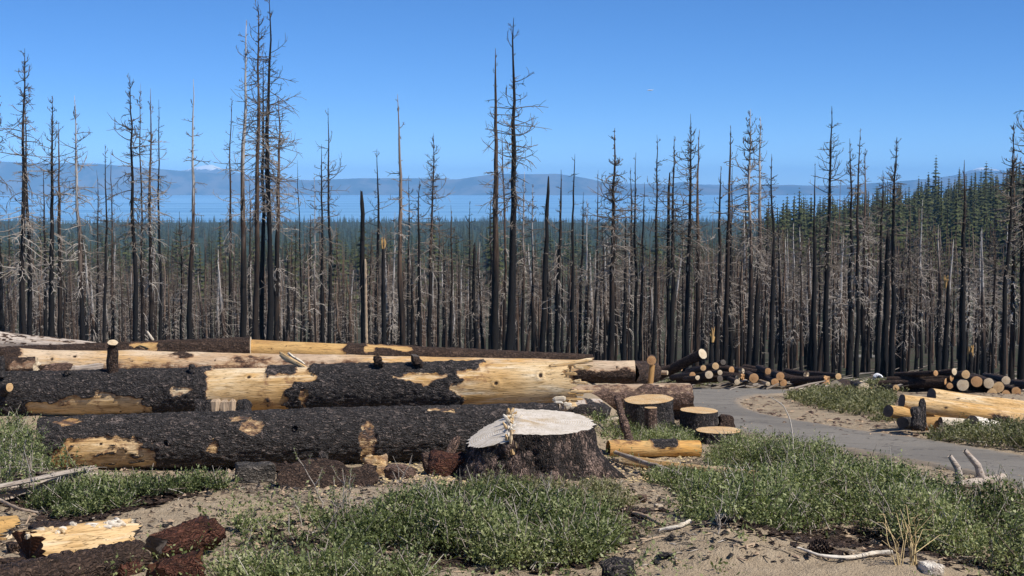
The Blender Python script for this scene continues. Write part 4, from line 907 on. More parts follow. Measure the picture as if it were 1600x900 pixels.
logpx("barkless_log", "bright white short log with a large shade-darkened cut end", 1519, 660, 27.9, 1560, 668, 28.8, 11.5, ('brown', 'white'), ('grey', 'pale'), 0, [], 106, GP1, r1px=9)
logpx("barkless_log", "pale log end with black underside left of the dark upright stub", 1410, 661, 28.2, 1432, 660, 28.6, 9, ('char', 'white'), ('grey', 'grey'), 1, [(-.1, 1.1, .6, 1.6, 0)], 107, GP1)
plank("burnt_stub", "upright charred slab leaning on the barkless log pile", P(1442, 672, 27.8), P(1441, 623, 28.0), .11, .1, 'tan', 108, cat="stub", bark='char', mask=1)
plank("burnt_block", "charred squat block at the foot of the barkless log pile", P(1434, 672, 27.7), P(1432, 636, 27.9), .2, .14, 'tan', 109, cat="stub", bark='char', mask=1, side=(1, 0, 0))
# ------------------------------------------------------------------ far right log pile
GP2 = "burnt logs in the far pile on the right"
far2 = [(1376, 601, 1479, 598, 6.5, 'orange', "long dark log with an orange end at the front of the far right pile"), (1388, 594, 1487, 591, 5, 'orange', "dark log with small orange end lying above the long dark one"),
        (1420, 590, 1491, 580.5, 5, 'pale', "highest log of the far right pile with a pale end"), (1455, 592, 1509, 585, 6, 'cream', "log with a round tan end, right of the highest one"),
        (1480, 592, 1505, 601.5, 8.5, 'pale', "log facing the viewer with the largest pale ringed end"), (1500, 590, 1526, 596, 8, 'orange', "log with a rough orange end right of the large pale ringed end"),
        (1520, 590, 1545, 599, 7.5, 'pale', "log with a pale oval end near the right of the far pile"), (1535, 596, 1560, 605, 8, 'cream', "log with a tan round end, rightmost of the far pile"),
        (1515, 606, 1550, 614, 7, 'cream', "low log end under the pale oval one"), (1540, 610, 1572, 616, 6, 'orange', "lowest rightmost log end of the far pile"),
        (1450, 606, 1484, 603, 4.5, 'orange', "small orange log end under the front of the far pile"), (1372, 610, 1500, 610, 6, 'grey', "black log lying in shadow beneath the far right pile")]
far2 += [(1400, 586, 1462, 583, 4, 'orange', "thin dark log with orange tip behind the highest log"), (1540, 588, 1572, 594, 6, 'pale', "pale ended log behind the rightmost tan end"), (1560, 604, 1588, 612, 6.5, 'orange', "dark log with orange end at the right of the lowest one"), (1585, 600, 1625, 606, 8, 'cream', "black log running out of the picture right of the far pile"), (1350, 604, 1400, 606, 4.5, 'cream', "thin log pointing at the upright pale round")]
for i, (x0, y0, x1, y1, r, e, lab) in enumerate(far2):
    long = x1 - x0 > 60
    logpx("burnt_log", lab, x0, y0 + (0 if long else 0), 49.5 if not long else 45.5, x1, y1, 43.5 if not long else 44, r * (1 if long else 43.5 / 49), ('brown', 'tan'), (e if e == 'grey' else 'orange', e), 1, [], 120 + i, GP2, r1px=r)
# ------------------------------------------------------------------ middle far pile
GP3 = "burnt logs in the pile behind the road bend"
mid3 = [(1022, 590, 52, 1098, 553, 50, 7.5, 'cream', "dark log tilted up to the right with a bright sawn end"), (1000, 590, 52, 1062, 573, 51, 7, 'orange', "dark log under the tilted one, pointing at the yellow post"),
        (1060, 588, 54, 1099, 575, 47, 4, 'cream', "thin log with a small tan end below the tilted log"), (1085, 590, 54, 1108, 585.5, 46, 5.5, 'cream', "log end with an oval tan ring at the grass edge"),
        (1095, 578, 55, 1130, 566, 53, 4, 'grey', "dark log sloping up at the back of the middle pile"), (1105, 576, 51, 1143, 578, 50, 5, 'orange', "reddish log lying across the middle pile"),
        (1100, 582, 49, 1125, 582, 46.5, 3.5, 'cream', "short log with a small bright end in the middle pile"), (1118, 584, 50, 1165, 590, 48, 5, 'orange', "split brown log right of the short bright ended one"),
        (1158, 578, 56, 1215, 588, 54, 5, 'orange', "brown log on top of the right half of the middle pile"), (1164, 574, 58, 1240, 590, 55, 5, 'grey', "long dark log sloping down behind the three orange rounds"),
        (1160, 588, 55, 1250, 594, 52, 6, 'grey', "black log in shadow behind the sawn round"), (1168, 586, 52, 1178, 591, 47, 6.8, 'orange', "log facing the viewer with a glowing orange sawn round"),
        (1200, 592, 50, 1211, 597, 46.5, 5.5, 'orange', "left one of three stacked orange rounds"), (1210, 592, 50, 1224, 598, 46.5, 5, 'orange', "right one of three stacked orange rounds"), (1210, 584, 50, 1219, 588, 46.5, 6, 'orange', "top one of three stacked orange rounds"),
        (1225, 588, 54, 1262, 597, 51, 5, 'orange', "dark log pointing down at the pale slices"), (1240, 596, 50, 1297, 594, 48, 7, 'orange', "thick dark log with a torn orange end left of the upright round"),
        (1318, 604, 44, 1306, 607, 43, 11.5, 'pale', "big squat log round with grey brown face beside the grass"), (1302, 598, 46, 1345, 600, 45, 4.5, 'pale', "grey log linking the big round and the upright round"),
        (1340, 606, 44.5, 1350, 608, 43.2, 9.5, 'pale', "upright pale round at the end of the grey log"), (1346, 611, 45, 1360, 612, 44, 6, 'orange', "small log round right of the upright pale round"),
        (1305, 606, 46, 1332, 607, 45.5, 4, 'orange', "golden block under the grey log"), (1020, 581, 46, 1043, 582.5, 45.8, 3.5, 'pale', "short pale billet lying in the grass by the yellow post"),
        (1070, 592, 47, 1090, 590, 46, 3.2, 'pale', "thin pale ended stick log at the grass"), (1060, 594, 50, 1125, 592, 48, 5, 'grey', "black log in the shade at the base of the middle pile"), (1128, 590, 49, 1158, 590, 47.5, 4.5, 'pale', "stubby log with broken pale end near the flat stump")]
mid3 += [(1075, 580, 53, 1118, 572, 49, 5, 'cream', "log with a pale end between the tilted log and the sloping one"), (1050, 590, 51, 1082, 586, 47, 4.5, 'orange', "stub of log with orange end under the tilted log"), (1135, 575, 54, 1160, 580, 49, 4.5, 'pale', "pale ended log above the split brown log"),
    (1185, 574, 57, 1200, 580, 52, 4.5, 'orange', "orange ended log above the glowing sawn round"), (1228, 580, 56, 1262, 586, 53, 4.5, 'pale', "pale ended log behind the thick torn log"), (1262, 584, 57, 1310, 588, 54, 4.5, 'cream', "dark log reaching right behind the big round"), (1140, 592, 48, 1152, 597, 45.5, 4, 'pale', "small pale log end left of the flat white stump"),
    (1188, 596, 48, 1200, 600, 45.5, 3.5, 'cream', "little tan billet at the road edge by the sawn round")]
for i, (x0, y0, d0, x1, y1, d1, r, e, lab) in enumerate(mid3):
    if "squat" in lab: e0, e1 = 'grey', 'pale'
    else: e0, e1 = ('orange', e if e != 'cream' or i % 3 else 'pale')
    logpx("burnt_log", lab, x0, y0, d0, x1, y1, d1, r * d1 / d0, ('grey' if 'grey log' in lab else 'brown', 'tan'), (e0, e1), 0 if 'block' in lab or 'billet' in lab else 1, [], 150 + i, GP3, r1px=r, rag=(0, .25 if 'torn' in lab or 'split' in lab or 'broken' in lab else 0))
# ------------------------------------------------------------------ wood lying about in the foreground
make_log("golden_slab", "split golden log with a black bark clump beside the big stump", "log", on(950, 712, .10), on(1092, 714, .13), .125, .13, 140, 0, [(.46, .72, .2, 1.2, 1), (.05, .3, .75, 1.2, .7)], .03, (.1, .05), .03, .025, ('char', 'orange'), (None, 'cream'), edge_n=.06)
plank("pale_plank", "long cream slab running down to the right through the shrubs", on(962, 724, .06), on(1222, 758, .08), .17, .05, 'cream', 141, side=(0, 1, .25), segs=16)
def branch(name, label, pts, r0, r1, mat, cat="branch", forks=()):
    pts = np.array(pts); c = pts[0].copy()
    K = len(pts) * 4; s = np.linspace(0, len(pts) - 1, K); C = np.stack([np.interp(s, np.arange(len(pts)), pts[:, k]) for k in range(3)], -1)
    for _ in range(2): C[1:-1] = (C[:-2] + 2 * C[1:-1] + C[2:]) / 4
    V, Q, _, A = tubes((C - c)[None], np.linspace(r0, r1, K)[None] * (1 + .12 * np.random.default_rng(len(label)).normal(0, 1, K)), 8)
    def mk(V, Q): return mesh(name, V, Q, [(k, 7, k - 1) for k in range(1, 7)], mat=mat, attrs={'mask': np.full(len(V), .0 if cat != 'stick' else 1.), 'plate': np.full(len(V), .6), 'knot': np.zeros(len(V)), 'lc': V[:, [0, 1, 2]] , 'tint': np.full(len(V), .75)})
    o = obj(name, mk(V, Q), loc=c); tag(o, label, cat)
    for f in forks:
        f = np.array(f); K2 = len(f) * 3; s = np.linspace(0, len(f) - 1, K2); C2 = np.stack([np.interp(s, np.arange(len(f)), f[:, k]) for k in range(3)], -1)
        V, Q, _, A = tubes((C2 - c)[None], np.linspace(r1 * 1.0, r1 * .5, K2)[None], 8); obj("fork", mk(V, Q), o)
    return o
branch("leaning_stick", "dark barked stick leaning upright beside the golden topped stump", [P(984, 690, 24.4), P(973, 655, 24.5), P(964, 619, 24.8)], .075, .055, log_mat('pink', 'tan'), "stick")
branch("fallen_branch", "grey fallen branch slanting down from the big stump", [on(962, 722, .14), on(1010, 740, .14), on(1050, 752, .12), on(1096, 768, .03)], .035, .055, log_mat('grey', 'silver'))
branch("antler_branch", "dead grey branch with two curved prongs beside the road at right", [on(1484, 800, .26), on(1530, 797, .29), on(1566, 790, .31)], .05, .05, log_mat('grey', 'silver'), forks=[[on(1500, 799, .27), on(1500, 799, .27) + (-.03, 0, .18), on(1500, 799, .27) + (-.12, 0, .32)], [on(1535, 796, .29), on(1535, 796, .29) + (-.06, 0, .18), on(1535, 796, .29) + (-.2, 0, .34)], [on(1546, 794, .3), on(1546, 794, .3) + (.02, -.1, -.05), on(1546, 794, .3) + (.14, -.2, -.2)]])
branch("pale_stick", "brown stick lying on bare dirt beside the centre shrub", [on(990, 806, .03), on(1012, 815, .03), on(1036, 825, .02)], .022, .018, log_mat('brown', 'tan'), "twig")
branch("white_stick", "thin stick ending in a white broken tip on the dirt", [on(1030, 834, .03), on(1060, 830, .03), on(1078, 824, .03)], .016, .02, log_mat('brown', 'white'))
branch("white_branch", "short thick white branch on the dirt right of centre", [on(1118, 817, .04), on(1140, 814, .04), on(1160, 816, .04)], .022, .026, log_mat('grey', 'white'))
branch("curved_stick", "long curved white stick lying on the dirt near the pine cone", [on(1246, 862, .03), on(1285, 876, .03), on(1330, 878, .03), on(1365, 871, .03), on(1395, 870, .03)], .010, .022, log_mat('grey', 'white'))
branch("bent_stem", "tall pale bent stem arching over the road edge", [on(1236, 742, 0), on(1236, 742, 0) + (.03, .0, .45), on(1236, 742, 0) + (.0, .1, .75), on(1236, 742, 0) + (-.09, .15, .95), on(1236, 742, 0) + (-.26, .2, 1.05)], .013, .006, M_STEM, "stem")
branch("root_stick", "dark curved root lying against the left rotten log", [on(0, 800, .12), on(30, 808, .08), on(60, 806, .03)], .02, .012, log_mat('brown', 'silver'), "root")
branch("short_stick", "pale stick poking out beside the red rotten log", [on(364, 884, .03), on(385, 877, .04), on(400, 872, .05)], .014, .014, log_mat('brown', 'white'), "twig")
# silver driftwood at left
dw = empty("split_driftwood", on(60, 790)); tag(dw, "silvery split trunk reaching in from the left edge over the shrubs", "split wood")
for i, (x0, y0, x1, y1, wd) in enumerate(((-60, 790, 148, 744, .15), (-60, 775, 140, 738, .06), (-60, 803, 100, 762, .10), (-40, 768, 146, 730, .05), (-60, 812, 40, 786, .12))):
    plank("splinter_board", None, P(x0, y0, 16.0 - .15 * i % 3), P(x1, y1, 17.0), wd, .09, 'silver', 160 + i, parent=dw, segs=12)
# bark slabs by the front log
def chunk(name, label, c, size, mat, seed, cat="wood chunk", rot=0., parent=None, mask=1., n=26, amp=.3, tiltx=0., e=.55):
    u = np.linspace(0, math.pi, n)[:, None]; v = (np.arange(n * 2) * math.pi / n)[None]
    U, Vv = np.broadcast_arrays(u, v); D = np.stack([np.sin(U) * np.cos(Vv), np.sin(U) * np.sin(Vv), np.cos(U)], -1)
    D = np.sign(D) * np.abs(D)**e
    f = 1 + amp * fbm(D[..., 0] * 1.4 + seed, D[..., 1] * 1.4, D[..., 2] * 1.4, seed, 4) * 1.6 + .10 * np.round(2.5 * fbm(D[..., 0] * 3, D[..., 1] * 1.2, D[..., 2] * 3, seed + 8, 2)) / 2.5
    Vt = D * f[..., None] * np.array(size) / 2
    m = n * 2; i = np.arange(n - 1)[:, None] * m + np.arange(m)[None]; j = np.arange(n - 1)[:, None] * m + (np.arange(m)[None] + 1) % m
    Q = np.stack([i, i + m, j + m, j], -1).reshape(-1, 4); Vt = Vt.reshape(-1, 3)
    mk = np.full(len(Vt), float(mask)); 
    M3 = np.array(Matrix.Rotation(rot, 3, 'Z') @ Matrix.Rotation(tiltx, 3, 'X')); W = Vt @ M3.T
    if parent is not None: W = W + np.array(c) - np.array(parent.location)
    o = obj(name, mesh(name, W, Q, mat=log_mat(*mat), attrs={'mask': mk, 'plate': np.full(len(W), .6), 'knot': np.zeros(len(W)), 'lc': Vt + seed}), parent, None if parent is not None else c)
    if parent is None: tag(o, label, cat)
    return o
def slab(name, label, c, sx, sy, th, rotz, tilt, mat, seed, cat="bark slab"):
    nx, ny = 60, 26; x = np.linspace(-.5, .5, nx)[:, None] * sx; y = np.linspace(-.5, .5, ny)[None] * sy
    X, Y = np.broadcast_arrays(x, y); en = .10 * fbm(Y * 5, X * 0 + seed, 0, seed, 3); X2 = X * (1 + 1.6 * en) ; Y2 = Y * (1 + .9 * fbm(X * 4, Y * 0, 2, seed + 1, 3))
    zt = -.18 * Y2**2 / sy + .02 * fbm(X * 6, Y * 14, 0, seed + 2, 4); zb = zt - th
    top = np.stack([X2, Y2, zt], -1).reshape(-1, 3); bot = np.stack([X2 * .98, Y2 * .97, zb], -1).reshape(-1, 3); V = np.concatenate([top, bot]); N0 = nx * ny
    i = (np.arange(nx - 1)[:, None] * ny + np.arange(ny - 1)[None]).ravel(); Q = [np.stack([i, i + ny, i + ny + 1, i + 1], -1), np.stack([i, i + 1, i + ny + 1, i + ny], -1) + N0]
    b = [k for k in range(ny)] + [k * ny + ny - 1 for k in range(1, nx)] + [(nx - 1) * ny + k for k in range(ny - 2, -1, -1)] + [k * ny for k in range(nx - 2, 0, -1)]; b = np.array(b); b2 = np.roll(b, -1)
    Q.append(np.stack([b, b2, b2 + N0, b + N0], -1)); Q = np.concatenate(Q)
    lc = V.copy(); M3 = np.array(Matrix.Rotation(rotz, 3, 'Z') @ Matrix.Rotation(tilt, 3, 'X')); W = V @ M3.T
    o = obj(name, mesh(name, W, Q, mat=log_mat(*mat), attrs={'mask': np.ones(len(V)), 'plate': np.full(len(V), .6), 'knot': np.zeros(len(V)), 'lc': lc}), loc=c); tag(o, label, cat); return o
slab("bark_slab", "wide brown sheet of bark propped against the front charred log", on(512, 760, .14), 1.25, .55, .06, R(-3), R(34), ('brown', 'tan'), 1)
slab("bark_slab", "narrow curled bark strip at the left end of the wide bark sheet", on(432, 750, .18), .5, .16, .04, R(-32), R(30), ('brown', 'tan'), 2)
chunk("burnt_block", "angular grey black burnt block at the foot of the front log", on(398, 752, .10), (.50, .36, .27), ('grey', 'tan'), 3, rot=.25, amp=.14, e=.28)
chunk("rotten_wood", "pale broken rotten wood heap left of the big stump", on(588, 742, .10), (.30, .3, .30), ('pink', 'cream'), 4, mask=.3)
chunk("rotten_wood", "pinkish rotten wood clod next to the pale heap", on(625, 748, .07), (.4, .3, .22), ('pink', 'tan'), 5, mask=.8)
chunk("rotten_wood", "dark red crumbling rotten wood heap beside the big stump", on(705, 742, .12), (.58, .45, .34), ('red', 'rot'), 6)
chunk("rotten_wood", "small tan rotten clod against the dark red heap", on(672, 738, .12), (.2, .2, .28), ('pink', 'tan'), 7)
plank("bark_spar", "brown slanting spar between the front log and the big stump", P(694, 722, 21.0), P(716, 682, 21.4), .15, .07, 'tan', 8, cat="bark slab", bark='pink', mask=1)
for i, (px, py, sx, sz, mt_, lab) in enumerate(((965, 676, .25, .16, ('char', 'cream'), "charred block behind the right flank of the big stump"), (952, 658, .38, .08, ('grey', 'white'), "pale weathered stick end behind the big stump"), (982, 688, .16, .2, ('pink', 'gold'), "tan block just left of the leaning stick foot"),
        (925, 650, .62, .26, ('char', 'tan'), "burnt root lump between the big stump and the golden topped stump"), (1350, 742, .42, .14, ('char', 'cream'), "pale and black wood chunk showing in the shrubs by the road"), (1028, 793, .12, .05, ('grey', 'white'), "white wood chip on the dirt beside the fallen branch"),
        (1000, 784, .14, .1, ('pink', 'tan'), "small pink wood scrap below the fallen branch"), (966, 905, .28, .18, ('char', 'tan'), "black charcoal lump at the bottom centre"), (1455, 896, .22, .10, ('grey', 'white'), "bleached wood knot at the bottom right"),
        (1040, 872, .12, .05, ('char', 'tan'), "charcoal bit on the right dirt mound"), (262, 826, .09, .05, ('char', 'tan'), "black charcoal lump on the left dirt mound"), (276, 836, .1, .05, ('char', 'tan'), "second charcoal lump beside the first on the left mound"), (1230, 706, .14, .06, ('char', 'tan'), "flat burnt chip at the near road edge"))):
    chunk("wood_chunk" if 'charcoal' not in lab else "charcoal_lump", lab, on(px, py, sz * .3), (sx, sx * .7, sz), mt_, 300 + i, rot=i, mask=1 if 'white' not in lab and 'bleached' not in lab and 'pale' not in lab else .2, n=14)
# rotten log pieces at bottom left
make_log("rotten_log", "crumbling bare cream log with pinkish chips at bottom left", "rotten log", on(20, 890, .06), on(222, 866, .08), .24, .20, 170, 0, [(.0, 1, -1.4, -.55, .9)], .05, (.05, .03), .02, .02, ('pink', 'cream'), ('rot', 'pale'), edge_n=.1, rough=7, rag=(.2, .2), lump=.25)
make_log("bark_log", "dark brown bark covered log along the bottom left edge", "rotten log", on(-60, 940, .05), on(232, 888, .10), .10, .085, 171, 1, [], .06, (.12, .05), .02, .02, ('brown', 'rot'), ('grey', 'grey'), rag=(.1, .15), lump=.3)
make_log("red_rotten_log", "red brown cracked rotten log at bottom left", "rotten log", on(240, 915, .02), on(326, 900, .06), .12, .12, 172, 1, [(.5, 1, -1, -.2, 0)], .05, (.06, .05), .02, .02, ('red', 'rot'), ('rot', 'rot'), rag=(.1, .12), lump=.3)
make_log("hollow_bark", "thin red brown bark shell rising behind the rotten log", "rotten log", on(232, 880, .10), on(338, 862, .20), .08, .11, 173, 1, [], .04, (.08, .05), .02, .02, ('red', 'rot'), ('grey', 'grey'), rag=(.1, .1), lump=.4)
make_log("rotten_log", "golden rotten log end at the left edge above the bark pieces", "rotten log", on(-60, 846, .05), on(44, 838, .06), .15, .12, 174, 0, [(.2, 1, -1, -.3, 1)], .04, (.06, .03), .025, .02, ('brown', 'gold'), ('pale', 'pale'), rough=7, rag=(.1, .2), lump=.25)
for i, (px, py, sx, sz, mt_, lab) in enumerate(((105, 838, .62, .13, ('brown', 'tan'), "wide dark brown earthy slab behind the cream rotten log"), (55, 856, .22, .12, ('pink', 'gold'), "golden brown rotten wedge above the cream log"), (68, 836, .2, .08, ('pink', 'cream'), "pinkish chip resting on the dark earthy slab"), (22, 862, .18, .10, ('brown', 'gold'), "brown shard at the left edge by the golden log"),
        (75, 872, .26, .10, ('brown', 'tan'), "grey brown clod left of the cream rotten log"), (15, 893, .25, .12, ('brown', 'rot'), "dark shard in the bottom left corner"), (200, 898, .2, .12, ('red', 'rot'), "small orange brown crumb in front of the red log"), (250, 870, .2, .1, ('pink', 'tan'), "light brown shard between the cream log and the red log"))):
    chunk("bark_chunk", lab, on(px, py, sz * .3), (sx, sx * .6, sz), mt_, 330 + i, rot=i * .7, n=18, amp=.4)
gk = np.random.default_rng(77)
crumb_host = bpy.data.objects['rotten_log']
for i in range(26):
    q = on(40 + 170 * gk.random(), 880 - 22 * gk.random(), 0) ; t_ = gk.random()
    a0 = on(20, 890, .06); a1 = on(222, 866, .08); pp = a0 + (a1 - a0) * (.08 + .84 * t_) + np.array([0, -.10 + .16 * gk.random(), .20 + .02 * gk.random()])
    chunk("wood_crumb", None, pp, (.05 + .09 * gk.random(), .05, .035 + .03 * gk.random()), ('pink', 'white' if i % 3 else 'cream'), 600 + i, rot=gk.uniform(0, 3), mask=0, n=7, amp=.5, parent=crumb_host)
# pine cone
pc = empty("pine_cone", on(1278, 866, .05)); tag(pc, "brown pine cone lying on the dirt at lower right", "pine cone"); V = []; Q = []; gp = np.random.default_rng(5)
for i in range(110):
    t = i / 110; a_ = i * 2.399; r = .062 * math.sin(math.pi * (.12 + .80 * t))**.7; x = (t - .5) * .17
    c = np.array([x, math.cos(a_) * r * .6, math.sin(a_) * r * .6]); tip = np.array([x + .018, math.cos(a_) * r * 1.15, math.sin(a_) * r * 1.15]); s = np.array([0, -math.sin(a_), math.cos(a_)]) * .014
    b = len(V); V += [c - s * .5, c + s * .5, tip + s, tip - s, tip + (.006, 0, 0)]; Q += [(b, b + 1, b + 2), (b, b + 2, b + 3), (b + 3, b + 2, b + 4)]
obj("scales", mesh("scales", V, None, Q, mat=log_mat('brown', 'rot', .58), attrs={'mask': np.ones(len(V)), 'plate': np.full(len(V), .6), 'knot': np.zeros(len(V)), 'lc': np.array(V)}, smooth=False), pc)
V, Qq, _, A = tubes(np.array([[(-.085, 0, 0), (0, 0, 0), (.085, 0, 0)]]), np.array([[.01, .034, .012]]), 8, np.array([.2])); obj("core", mesh("core", V, Qq, mat=M_STEM, attrs=A), pc)

# ------------------------------------------------------------------ shrubs
def in_poly(x, y, poly):
    r = np.zeros(x.shape, bool); n = len(poly)
    for i in range(n):
        x0, y0 = poly[i]; x1, y1 = poly[(i + 1) % n]
        c = ((y0 > y) != (y1 > y)) & (x < (x1 - x0) * (y - y0) / (y1 - y0 + 1e-12) + x0); r ^= c
    return r
def edge_dist(x, y, poly):
    dm = np.full(x.shape, 1e9); n = len(poly)
    for i in range(n):
        a = np.array(poly[i]); b = np.array(poly[(i + 1) % n]); ab = b - a; t = np.clip(((x - a[0]) * ab[0] + (y - a[1]) * ab[1]) / (ab @ ab + 1e-9), 0, 1)
        dm = np.minimum(dm, np.hypot(x - a[0] - ab[0] * t, y - a[1] - ab[1] * t))
    return dm
def sprigs(poly_px, Hm, nspr, seed, leaf=.028, nl=12, Ls=.22, edge=.30, gap=.02, stems=.11, clump=1.9):
    g = np.random.default_rng(seed); poly = [tuple(G(*p)[:2]) for p in poly_px]
    xs = [p[0] for p in poly]; ys = [p[1] for p in poly]
    x = g.uniform(min(xs), max(xs), nspr * 3); y = g.uniform(min(ys), max(ys), nspr * 3)
    k = in_poly(x, y, poly); x, y = x[k], y[k]
    ed = edge_dist(x, y, poly); cl = fbm(x * clump, y * clump, 0, seed, 3) * 2
    k = cl > gap + .5 * g.random(len(x)) - .25 - .3 * sstep(0, .6, ed); x, y, ed, cl = x[k][:nspr], y[k][:nspr], ed[k][:nspr], cl[k][:nspr]
    n = len(x); hm = Hm * (.3 + .7 * sstep(0, edge, ed)) * np.clip(.85 + 1.1 * cl, .15, 1.4)
    h = hm * (1 - g.random(n)**1.5 * .9)
    base = np.stack([x, y, gz(x, y) + h * .8], -1)
    az = g.uniform(0, 2 * math.pi, n); el = g.uniform(.1, 1.35, n)
    # branches lie outward near the rim
    L = Ls * g.uniform(.5, 1.25, n); K = 3
    d0 = np.stack([np.cos(az) * np.cos(el), np.sin(az) * np.cos(el), np.sin(el)], -1)
    bend = g.normal(0, .35, (n, 3)); C = np.stack([base, base + d0 * L[:, None] * .5, base + d0 * L[:, None] + bend * L[:, None] * .25], 1)
    # leaves
    m = n * nl; bi = np.repeat(np.arange(n), nl); t = np.tile((np.arange(nl) + .5) / nl, n) * 2; k0 = (t >= 1).astype(int); fr = (t - k0)[:, None]
    pb = C[bi, k0] * (1 - fr) + C[bi, k0 + 1] * fr
    dirs = g.normal(0, 1, (m, 3)); dirs += d0[bi] * .8; dirs[:, 2] += .35; dirs /= np.linalg.norm(dirs, axis=1, keepdims=True)
    sd = np.cross(dirs, g.normal(0, 1, (m, 3)) + (0, 0, .8)); sd /= np.linalg.norm(sd, axis=1, keepdims=True) + 1e-9
    ll = leaf * g.uniform(.5, 1.5, m)[:, None] * g.uniform(.7, 1.25, n)[bi][:, None]; wdt = ll * g.uniform(.16, .34, n)[bi][:, None]
    V = np.stack([pb, pb + dirs * ll * .5 + sd * wdt, pb + dirs * ll, pb + dirs * ll * .5 - sd * wdt], 1).reshape(-1, 3)
    Q = np.arange(m * 4).reshape(-1, 4)
    tone = np.clip(.42 + .22 * cl[bi] + g.normal(0, .24, m) + (g.random(m) < .05) * .3 + .14 * g.normal(0, 1, n)[bi] + .45 * fbm(x * .9, y * .9, 0, seed + 50, 3)[bi], 0, 1)
    leaves = (V, Q, None, {'tint': np.repeat(tone, 4)})
    sel = g.random(n) < stems; root = C[sel, 0].copy(); root[:, 2] -= h[sel] * .5; root[:, :2] += g.normal(0, .05, (sel.sum(), 2))
    ext = (C[sel, 2] - C[sel, 0]) * g.uniform(0, .5, (sel.sum(), 1)); CS = np.stack([root, C[sel, 0], C[sel, 2], C[sel, 2] + ext], 1)
    stemg = tubes(CS, np.full((sel.sum(), 1), 1.) * np.array([[.006, .005, .004, .0025]]), 3, np.clip(g.normal(.5, .3, sel.sum()), 0, 1))
    return leaves, stemg
def shrub(name, label, poly, Hm, n, seed, mat=None, **kw):
    lv, stg = sprigs(poly, Hm, n, seed, **kw); c = lv[0].mean(0); root = empty(name, (c[0], c[1], float(gz(c[0], c[1])))); tag(root, label, "shrub")
    o1 = obj("foliage", mesh("foliage", lv[0] - np.array(root.location), lv[1], mat=mat or M_LEAF, attrs=lv[3], smooth=False), root)
    o2 = obj("stems", mesh("stems", stg[0] - np.array(root.location), stg[1], mat=M_STEM, attrs=stg[3]), root); o2['kind'] = 'stuff'; return root
shrub("green_shrub", "dark green shrub at the left edge below the stripped log", [(-90, 775), (-90, 722), (0, 705), (60, 712), (105, 738), (130, 765), (90, 790), (0, 795)], .60, 3600, 1)
shrub("green_shrub", "low bright green mat under the bare cream patch of the front log", [(60, 785), (130, 764), (240, 762), (340, 762), (372, 768), (300, 775), (235, 790), (150, 808), (90, 815), (40, 800)], .13, 3000, 2, Ls=.15)
shrub("spreading_shrub", "wide grey green shrub filling the bottom centre", [(365, 830), (430, 822), (520, 816), (640, 812), (700, 812), (780, 812), (880, 812), (960, 815), (985, 832), (960, 870), (880, 893), (760, 893), (680, 880), (560, 885), (440, 862), (390, 840)], .27, 8500, 3, Ls=.19)
shrub("spreading_shrub", "small ragged green shrub at the very bottom left of centre", [(330, 925), (350, 895), (430, 905), (560, 900), (660, 905), (700, 930), (500, 945)], .12, 1300, 4)
shrub("spreading_shrub", "large green shrub bank between the dirt and the road at right", [(1075, 818), (1060, 804), (1090, 796), (1200, 784), (1270, 768), (1330, 762), (1390, 768), (1440, 790), (1500, 812), (1620, 820), (1760, 850), (1760, 930), (1620, 925), (1540, 895), (1440, 865), (1340, 848), (1230, 835), (1140, 828)], .33, 11500, 5, Ls=.21)
shrub("green_shrub", "green shrub between the round topped stump and the cream slab", [(1100, 722), (1170, 712), (1240, 726), (1330, 738), (1300, 752), (1200, 748), (1120, 738)], .30, 3600, 6)
shrub("green_shrub", "low green shrub around the leaning stick and the golden topped stump", [(940, 690), (985, 675), (1060, 674), (1090, 694), (1070, 704), (1000, 698)], .12, 2200, 7, Ls=.16)
shrub("green_shrub", "leafy strip between the cream slab and the fallen branch", [(1000, 742), (1060, 748), (1150, 764), (1230, 780), (1180, 792), (1090, 784), (1020, 756)], .09, 2200, 8, Ls=.16)
shrub("green_shrub", "thin brownish green weeds at the foot of the big stump", [(690, 772), (760, 758), (960, 762), (1010, 785), (960, 800), (760, 785)], .07, 1300, 9, mat=M_LEAF_Y, Ls=.14, gap=-.1)
shrub("green_shrub", "low green shrub in the gap between the big stump and the flaking log", [(905, 668), (940, 655), (985, 652), (1000, 672), (960, 690), (920, 690)], .16, 1300, 31, Ls=.16)
shrub("roadside_shrub", "grey green roadside shrubs in front of the barkless log pile", [(1440, 690), (1500, 680), (1600, 682), (1760, 700), (1760, 725), (1600, 708), (1500, 700)], .24, 2600, 10, mat=M_LEAF_Y, leaf=.04)
